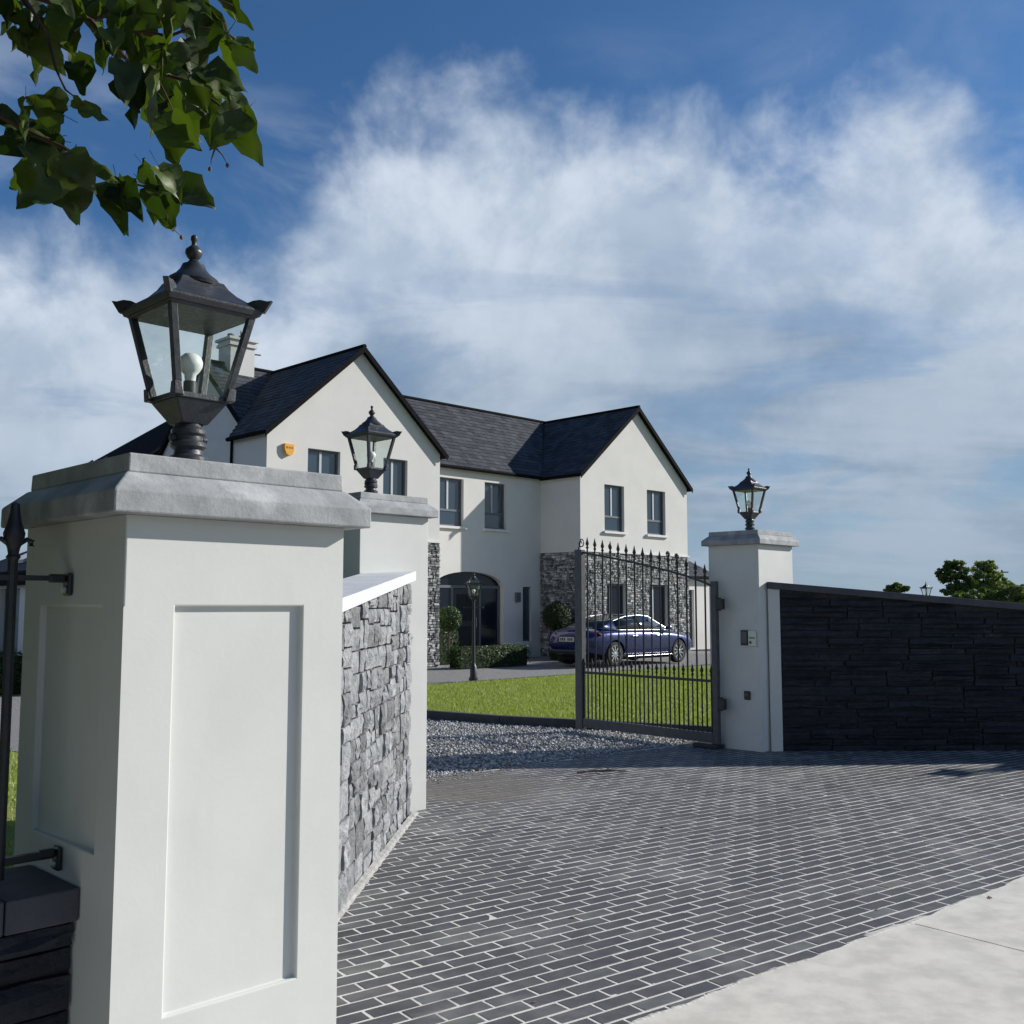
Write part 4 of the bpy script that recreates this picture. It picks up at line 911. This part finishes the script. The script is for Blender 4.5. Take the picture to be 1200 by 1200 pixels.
def core(b, c, rx, ry, rz, n=10):
    b.lathe([(max(.01, math.sin(math.pi*i/n)), -math.cos(math.pi*i/n)) for i in range(n+1)], 12, (0,0,0)); m = 12*(n+1)
    for i in range(len(b.v)-m, len(b.v)): p = b.v[i]; b.v[i] = (c[0]+p[0]*rx, c[1]+p[1]*ry, c[2]+p[2]*rz)
def hedge(u0, u1, v0, v1, h, label, n, mat='leaf_hedge', seed=1, name='box_hedge'):
    cu, cv = (u0+u1)/2, (v0+v1)/2; t = thing(name, label, 'hedge', uv(cu, cv), 45); a, c = (u1-u0)/2, (v1-v0)/2; r = random.Random(seed)
    b = MB(); b.box(-a*.9,a*.9,-c*.85,c*.85,0,h*.9); b.build('stems', M['core'], t)
    g = MB(); leafcloud(g, (0,0,h*.52), a, c, h*.48, n, .032, r, .82, 'box'); g.build('foliage', M[mat], t, fixn=False, rattr=True)
def topiary(u, v, z, rad, trunk, label, mat, seed):
    t = thing('topiary_ball', label, 'topiary', uv(u, v), 0); r = random.Random(seed)
    b = MB(); b.tube([(0,0,0),(0.01,0,z)], .03, 8); b.build('trunk', M['bark'], t); b = MB(); core(b, (0,0,z), rad*.85, rad*.85, rad*.85); b.build('inner_twigs', M['core'], t)
    g = MB(); leafcloud(g, (0,0,z), rad, rad, rad, 1500, .035, r, .86); g.build('foliage', M[mat], t, fixn=False, rattr=True)
hedge(17.6,20.3,19.55,20.05,.55, 'clipped low box hedge beside the porch', 5200, seed=2)
hedge(18.6,19.35,21.4,21.9,.95, 'small rounded shrub beside the porch glass', 1500, seed=3, name='clipped_shrub')
hedge(22.6,23.75,20.4,21.1,.62, 'dark clipped hedge between porch and parked car', 3000, 'leaf_dark', 4)
hedge(21.9,23.4,19.6,20.1,.45, 'dark low hedge behind the parked car', 2400, 'leaf_dark', 5)
topiary(18.75,21.2,1.25,.36,.5, 'small round topiary between stone gable and porch', 'leaf_hedge', 6)
topiary(23.3,21.35,1.28,.46,.5, 'dark round topiary against the shaded stone side wall', 'leaf_dark', 7)
hedge(32.0,33.6,21.0,21.7,.75, 'green shrub in front of the annex', 2200, seed=8, name='garden_shrub')
hedge(6.6,7.2,19.6,23.9,.75, 'dark hedge along the foot of the garage', 4000, 'leaf_dark', 9)

def tree(x, y, label, blobs, trunk_h, n, size, seed, mat='leaf_far', name='tree', group='trees beyond the dark wall'):
    t = thing(name, label, 'tree', (x, y, -.06), 0, group); r = random.Random(seed); b = MB()
    b.tube([(0,0,0),(.1,0,trunk_h*.5),(0,.1,trunk_h)], [.28,.2,.15], 8)
    for c in blobs: b.tube([(0,.05,trunk_h*.8), ((c[0])*.5, c[1]*.5, (trunk_h*.8+c[2])*.5+.3), (c[0],c[1],c[2])], [.14,.09,.03], 6)
    b.build('trunk', M['bark'], t); g = MB()
    tot = sum(c[3]*c[5] for c in blobs)
    for c in blobs:
        m = int(n*c[3]*c[5]/tot); sub = 26
        for k in range(sub):
            d = Vector((r.gauss(0,1), r.gauss(0,1), r.gauss(0,1))).normalized()*(.45+.55*r.random()); rr = r.uniform(.18,.34)
            leafcloud(g, (c[0]+d.x*c[3]*.85, c[1]+d.y*c[4]*.85, c[2]+d.z*c[5]*.85), c[3]*rr, c[4]*rr, c[5]*rr, m//sub, size, r, .2)
    g.build('crown', M[mat], t, fixn=False, rattr=True)
M['leaf_mid'] = leafmat('mid_foliage', (.04,.075,.018), (.12,.16,.04), .25, .6, .3)
tree(47.6,110, 'tall dark green tree beside the paler one beyond the wall', [(0,0,5.6,1.6,1.5,1.2),(-1.0,0,4.8,1.3,1.2,1.0),(.8,0,4.2,1.4,1.3,1.2),(-.2,0,3.4,1.6,1.4,1.0)], 3.4, 13000, .13, 11, 'leaf_mid')
tree(51.0,111, 'pale yellow green tree with open crown beyond the wall', [(0,0,5.0,1.9,1.6,1.4),(1.5,0,4.1,1.6,1.4,1.2),(-1.1,0,4.3,1.3,1.2,1.1),(.5,0,6.0,1.2,1.0,.8),(.3,0,3.6,1.8,1.5,1.0)], 3.4, 16000, .13, 12)
tree(47.4,106, 'wide dark bush under the pale tree beyond the wall', [(0,0,2.6,2.4,1.8,1.4),(2.0,0,2.5,2.0,1.5,1.3)], 1.6, 12000, .13, 13, 'leaf_mid')
tree(52.6,106, 'rounded olive bush right of the pale tree beyond the wall', [(0,0,2.3,2.4,1.8,1.4),(1.6,0,2.0,1.7,1.5,1.2),(-.6,0,3.1,1.5,1.2,1.0)], 1.6, 12000, .13, 14)
tree(56.2,106, 'dark tree standing right of the olive bush beyond the wall', [(0,0,2.4,1.6,1.5,1.3),(1.8,0,2.9,1.9,1.5,1.3)], 1.6, 10000, .13, 15, 'leaf_mid')
tree(60.4,160, 'small distant tree just showing over the dark wall', [(0,0,4.6,1.6,1.4,1.1),(-1.0,0,4.0,1.7,1.4,1.0)], 2.6, 5000, .2, 16, 'leaf_mid')
pole = thing('telegraph_pole', 'thin telegraph pole behind the olive bush', 'pole', (54.0,113,-.06), 0)
b = MB(); b.tube([(0,0,0),(0,0,5.6)], [.12,.09], 8); b.build('post', M['bark'], pole); b = MB(); b.box(-.7,.7,-.05,.05,5.3,5.42); b.build('crossarm', M['bark'], pole)

# ================================================================== LIME TREE, its branch hanging into view; trunk stands behind the low wall
LEAVES = [(-1.364, 2.63, 3.211, 0.089, 120), (-1.31, 2.684, 3.201, 0.123, 110), (-1.363, 2.708, 3.163, 0.072, 80), (-1.335, 2.774, 3.129, 0.114, 120), (-1.177, 2.683, 3.044, 0.097, 80), (-1.244, 2.765, 3.192, 0.1, 100), (-1.007, 2.363, 2.781, 0.057, 20), (-1.217, 2.56, 2.896, 0.092, 200), (-1.39, 2.775, 2.912, 0.127, 170), (-1.349, 2.642, 2.897, 0.083, 30), (-1.304, 2.755, 2.854, 0.113, 110), (-1.154, 2.401, 2.608, 0.093, 120), (-1.136, 2.561, 2.649, 0.123, 85), (-1.076, 2.461, 2.683, 0.089, 60), (-1.03, 2.595, 2.643, 0.131, 80), (-0.907, 2.608, 2.629, 0.094, 70), (-0.755, 2.356, 2.577, 0.085, 30), (-0.882, 2.448, 2.59, 0.088, 60), (-0.857, 2.476, 2.645, 0.072, 10), (-1.123, 2.762, 3.27, 0.12, 100), (-1.013, 2.695, 3.18, 0.136, 70), (-0.85, 2.422, 3.001, 0.111, 110), (-0.844, 2.709, 3.202, 0.124, 20), (-0.739, 2.412, 2.977, 0.087, 140), (-0.749, 2.628, 3.202, 0.101, 70), (-0.666, 2.407, 2.977, 0.075, 20), (-0.927, 2.351, 2.863, 0.096, 80), (-0.993, 2.742, 3.094, 0.119, 150), (-0.889, 2.444, 2.844, 0.124, 110), (-0.827, 2.447, 2.764, 0.112, 100), (-0.942, 2.792, 2.999, 0.114, 70), (-0.854, 2.743, 2.939, 0.119, 80), (-0.757, 2.48, 2.906, 0.102, 20), (-0.793, 2.783, 3.037, 0.087, 30), (-0.705, 2.593, 2.833, 0.125, 75), (-0.902, 2.655, 3.019, 0.109, 40), (-0.94, 2.442, 2.968, 0.088, 130), (-1.15, 2.773, 3.147, 0.087, 110), (-1.127, 2.661, 3.188, 0.109, 90), (-1.305, 2.785, 3.305, 0.107, 60), (-1.405, 2.752, 3.264, 0.099, 150), (-1.102, 2.484, 3.102, 0.102, 110), (-0.985, 2.513, 3.145, 0.091, 30), (-0.804, 2.425, 3.053, 0.088, 60), (-1.118, 2.416, 3.029, 0.105, 80), (-0.837, 2.379, 3.051, 0.097, 100), (-0.924, 2.486, 3.115, 0.096, 140), (-1.294, 2.621, 3.212, 0.095, 60), (-0.971, 2.352, 2.966, 0.085, 60), (-1.146, 2.655, 3.24, 0.102, 90), (-0.799, 2.502, 2.892, 0.084, 60), (-0.879, 2.489, 3.001, 0.09, 30), (-1.255, 2.718, 2.796, 0.098, 100), (-1.266, 2.566, 2.853, 0.08, 120), (-0.83, 2.492, 2.977, 0.084, 40), (-0.96, 2.567, 2.952, 0.093, 120)]
BRANCHES = {'a': [(-1.458, 2.58, 3.281), (-1.332, 2.628, 3.257), (-1.209, 2.606, 3.202), (-1.097, 2.546, 3.119), (-1.047, 2.536, 3.06), (-1.016, 2.591, 3.038), (-0.959, 2.63, 3.026), (-0.869, 2.596, 2.987), (-0.786, 2.539, 2.911), (-0.736, 2.542, 2.874)], 'b': [(-1.308, 2.58, 3.227), (-1.255, 2.628, 3.141), (-1.215, 2.606, 3.026), (-1.159, 2.546, 2.934), (-1.122, 2.536, 2.903)], 'c': [(-1.44, 2.58, 2.919), (-1.368, 2.628, 2.903), (-1.258, 2.606, 2.839), (-1.146, 2.546, 2.772), (-1.078, 2.536, 2.722), (-1.024, 2.591, 2.71), (-0.955, 2.63, 2.704), (-0.87, 2.596, 2.68)], 'd': [(-1.065, 2.58, 3.086), (-0.995, 2.628, 3.141), (-0.915, 2.606, 3.114), (-0.831, 2.546, 3.106), (-0.746, 2.536, 3.087), (-0.704, 2.591, 3.078)], 'e': [(-1.02, 2.58, 2.706), (-0.993, 2.628, 2.69), (-0.938, 2.606, 2.634)], 'f': [(-0.864, 2.58, 2.979), (-0.802, 2.628, 2.978), (-0.73, 2.606, 2.946)], 'g': [(-0.941, 2.58, 2.999), (-0.917, 2.628, 2.944), (-0.882, 2.606, 2.866)], 'h': [(-1.112, 2.58, 3.139), (-1.043, 2.628, 3.216), (-0.917, 2.606, 3.202), (-0.796, 2.546, 3.192), (-0.729, 2.536, 3.159)], 'i': [(-0.776, 2.58, 2.794), (-0.8, 2.628, 2.783), (-0.796, 2.606, 2.746)], 'j': [(-0.776, 2.58, 2.794), (-0.771, 2.628, 2.796), (-0.751, 2.606, 2.76)], 'k': [(-0.929, 2.58, 2.624), (-0.907, 2.628, 2.604), (-0.866, 2.606, 2.563)]}
FRUITS = [(-0.795, 2.6, 2.744), (-0.749, 2.6, 2.754), (-0.864, 2.6, 2.559)]
lime = thing('lime_tree', 'leafy lime branch hanging over the panelled pillar', 'tree', (-4.3,2.3,-.06), 0)
LO = (-4.3,2.3,-.06)
tb = MB(); tb.tube([(-4.3,2.3,-.06),(-4.25,2.3,1.2),(-4.35,2.25,2.6),(-4.3,2.3,4.2),(-4.2,2.4,6.0)], [.22,.17,.15,.12,.07], 12)
tb.tube([(-4.3,2.27,2.9),(-3.5,2.3,3.35),(-2.6,2.45,3.45),tuple(BRANCHES['a'][0])], [.08,.06,.035,.012], 8)
tb.tube([(-3.5,2.3,3.35),(-2.4,2.5,3.0),tuple(BRANCHES['c'][0])], [.04,.02,.009], 8)
shadow_auto(tb.build('trunk', M['bark'], lime, org=LO))
for k, pts in BRANCHES.items():
    n = len(pts); r0 = {'a':.011,'c':.008,'b':.006,'d':.006,'h':.006}.get(k, .0028); b = MB(); b.tube(pts, [r0*(1-.75*i/(n-1)) for i in range(n)], 6); b.build('twig', M['twig'], lime, org=LO, smooth=True)
for p in FRUITS:
    b = MB(); b.lathe([(.001,-.006),(.0045,-.003),(.005,.001),(.003,.005),(.001,.007)], 8, p); b.build('fruit', M['fruit'], lime, org=LO, smooth=True)
def leaf_mesh(k):
    """heart shaped, saw-edged leaf: base at origin, tip at +x, unit length"""
    r = random.Random(300+k); fold = r.uniform(.15,.55); droop = r.uniform(.1,.5); curl = r.uniform(-.25,.35); n = 9; vs = []; fs = []
    prof = [(0,.0),(-.08,.20),(.03,.40),(.20,.47),(.38,.45),(.55,.36),(.70,.25),(.84,.13),(1.0,.0)]
    mid = [(max(0,x),) for x, _ in prof]
    def bend(x, y):
        z = abs(y)*fold - droop*x*x*.6 + curl*y*y*1.5 + .05*math.sin(x*11+k)*(abs(y) > .05) + .045*math.sin(y*15+x*7+k); return (x, y*(1-.25*fold), z)
    for i, (x, w) in enumerate(prof):
        xm = i/(n-1)
        for s in (-1, -.5, 0, .5, 1):
            jag = r.uniform(-.05,.05) if abs(s) == 1 else 0
            vs.append(bend(x*abs(s) + xm*(1-abs(s)) + jag, s*(w + jag)))
    for i in range(n-1):
        for j in range(4): fs.append((i*5+j, (i+1)*5+j, (i+1)*5+j+1, i*5+j+1))
    b = MB(); b.cur = k*.083 % 1; b.add(vs, fs); b.tube([(-.42,0,.10),(-.2,0,.04),(0,0,0)], .009, 4); return b.mesh('leaf', M['leaf'], True, fixn=False, rattr=True)
lm = [leaf_mesh(k) for k in range(12)]
lr = random.Random(77)
for x, y, z, s, a in LEAVES:
    for q in range(2):
        if q: a += lr.uniform(-60,60); x += lr.uniform(-.035,.035); y += lr.uniform(-.08,.12); z += lr.uniform(-.02,.04); s *= lr.uniform(.75,1.05)
        tip = Vector((math.cos(R(a)), lr.uniform(-.5,.5), -math.sin(R(a)))).normalized(); nrm = Vector((lr.uniform(-1.3,1.3), -1.0, lr.uniform(-.3,1.3)))
        nrm = (nrm - tip*nrm.dot(tip)).normalized(); yv = nrm.cross(tip); Mx = Matrix((tip, yv, nrm)).transposed()
        o = link('leaf', lm[lr.randrange(12)], lime); o.rotation_euler = Mx.to_euler(); sc = s*lr.uniform(1.0,1.25); o.scale = (sc, sc*lr.uniform(.8,1.05), sc); o.location = Vector((x,y,z)) - tip*s*.5 - Vector(LO)
g = MB(); gr = random.Random(9)                                  # unseen rest of the crown, spread wide and low to shade the panelled pillar
for _ in range(520):
    c = (gr.uniform(-8.5,-1.6), gr.uniform(-6.0,5.5), gr.uniform(1.9,7.5))
    if c[0] > -.55*max(c[1],.1) - 1.3 and c[1] > -.5: continue
    leafcloud(g, c, .75,.75,.6, 150, .085, gr, .1)
tag(g.build('crown', M['leaf'], lime, org=LO, fixn=False, rattr=True), kind='stuff')

# ================================================================== SMALL LITTER
def litter(x, y, z, s, seed, label, cat='leaf', mat='dryleaf'):
    r = random.Random(seed); b = MB(); n = 7; b.cur = 0
    vs = [(0,0,.25*s)] + [(math.cos(2*math.pi*i/n)*s*r.uniform(.6,1.3), math.sin(2*math.pi*i/n)*s*r.uniform(.35,.8), r.uniform(.02,.35)*s) for i in range(n)]
    b.add(vs, [(0, 1+i, 1+(i+1) % n) for i in range(n)]); o = b.build('fallen_leaf', M[mat], None, fixn=False); o.location = (x, y, z); o.rotation_euler = (0,0,r.uniform(0,6)); tag(o, label, cat, 'leaves blown on to the ground')
litter(1.585,3.99,.013,.03,1,'curled brown dry leaf lying alone on the concrete slab')
litter(2.0,4.03,.013,.028,6,'dark crumpled dry leaf by the edge of the concrete slab')
litter(2.61,5.76,.013,.022,9,'thin dark leaf scrap on concrete close to the pavers')

for x, y, s, k in ((.09,4.31,.012,2),(.32,5.45,.02,3),(-.1,5.62,.014,4),(1.93,5.58,.018,7),(-.55,6.3,.012,8),(1.1,7.6,.03,10)): litter(x, y, .002, s, k, 'dark shrivelled leaf scrap lying on the pavers')
b = MB(); b.tube([(.62,9.98,.012),(.78,10.02,.02),(.95,10.0,.03),(1.12,10.06,.014)], [.008,.011,.010,.005], 6); b.tube([(.9,10.0,.03),(.95,10.05,.06)], .006, 5); o = b.build('fallen_stick', M['bark']); tag(o, 'short broken stick lying on paving near the gravel', 'stick')
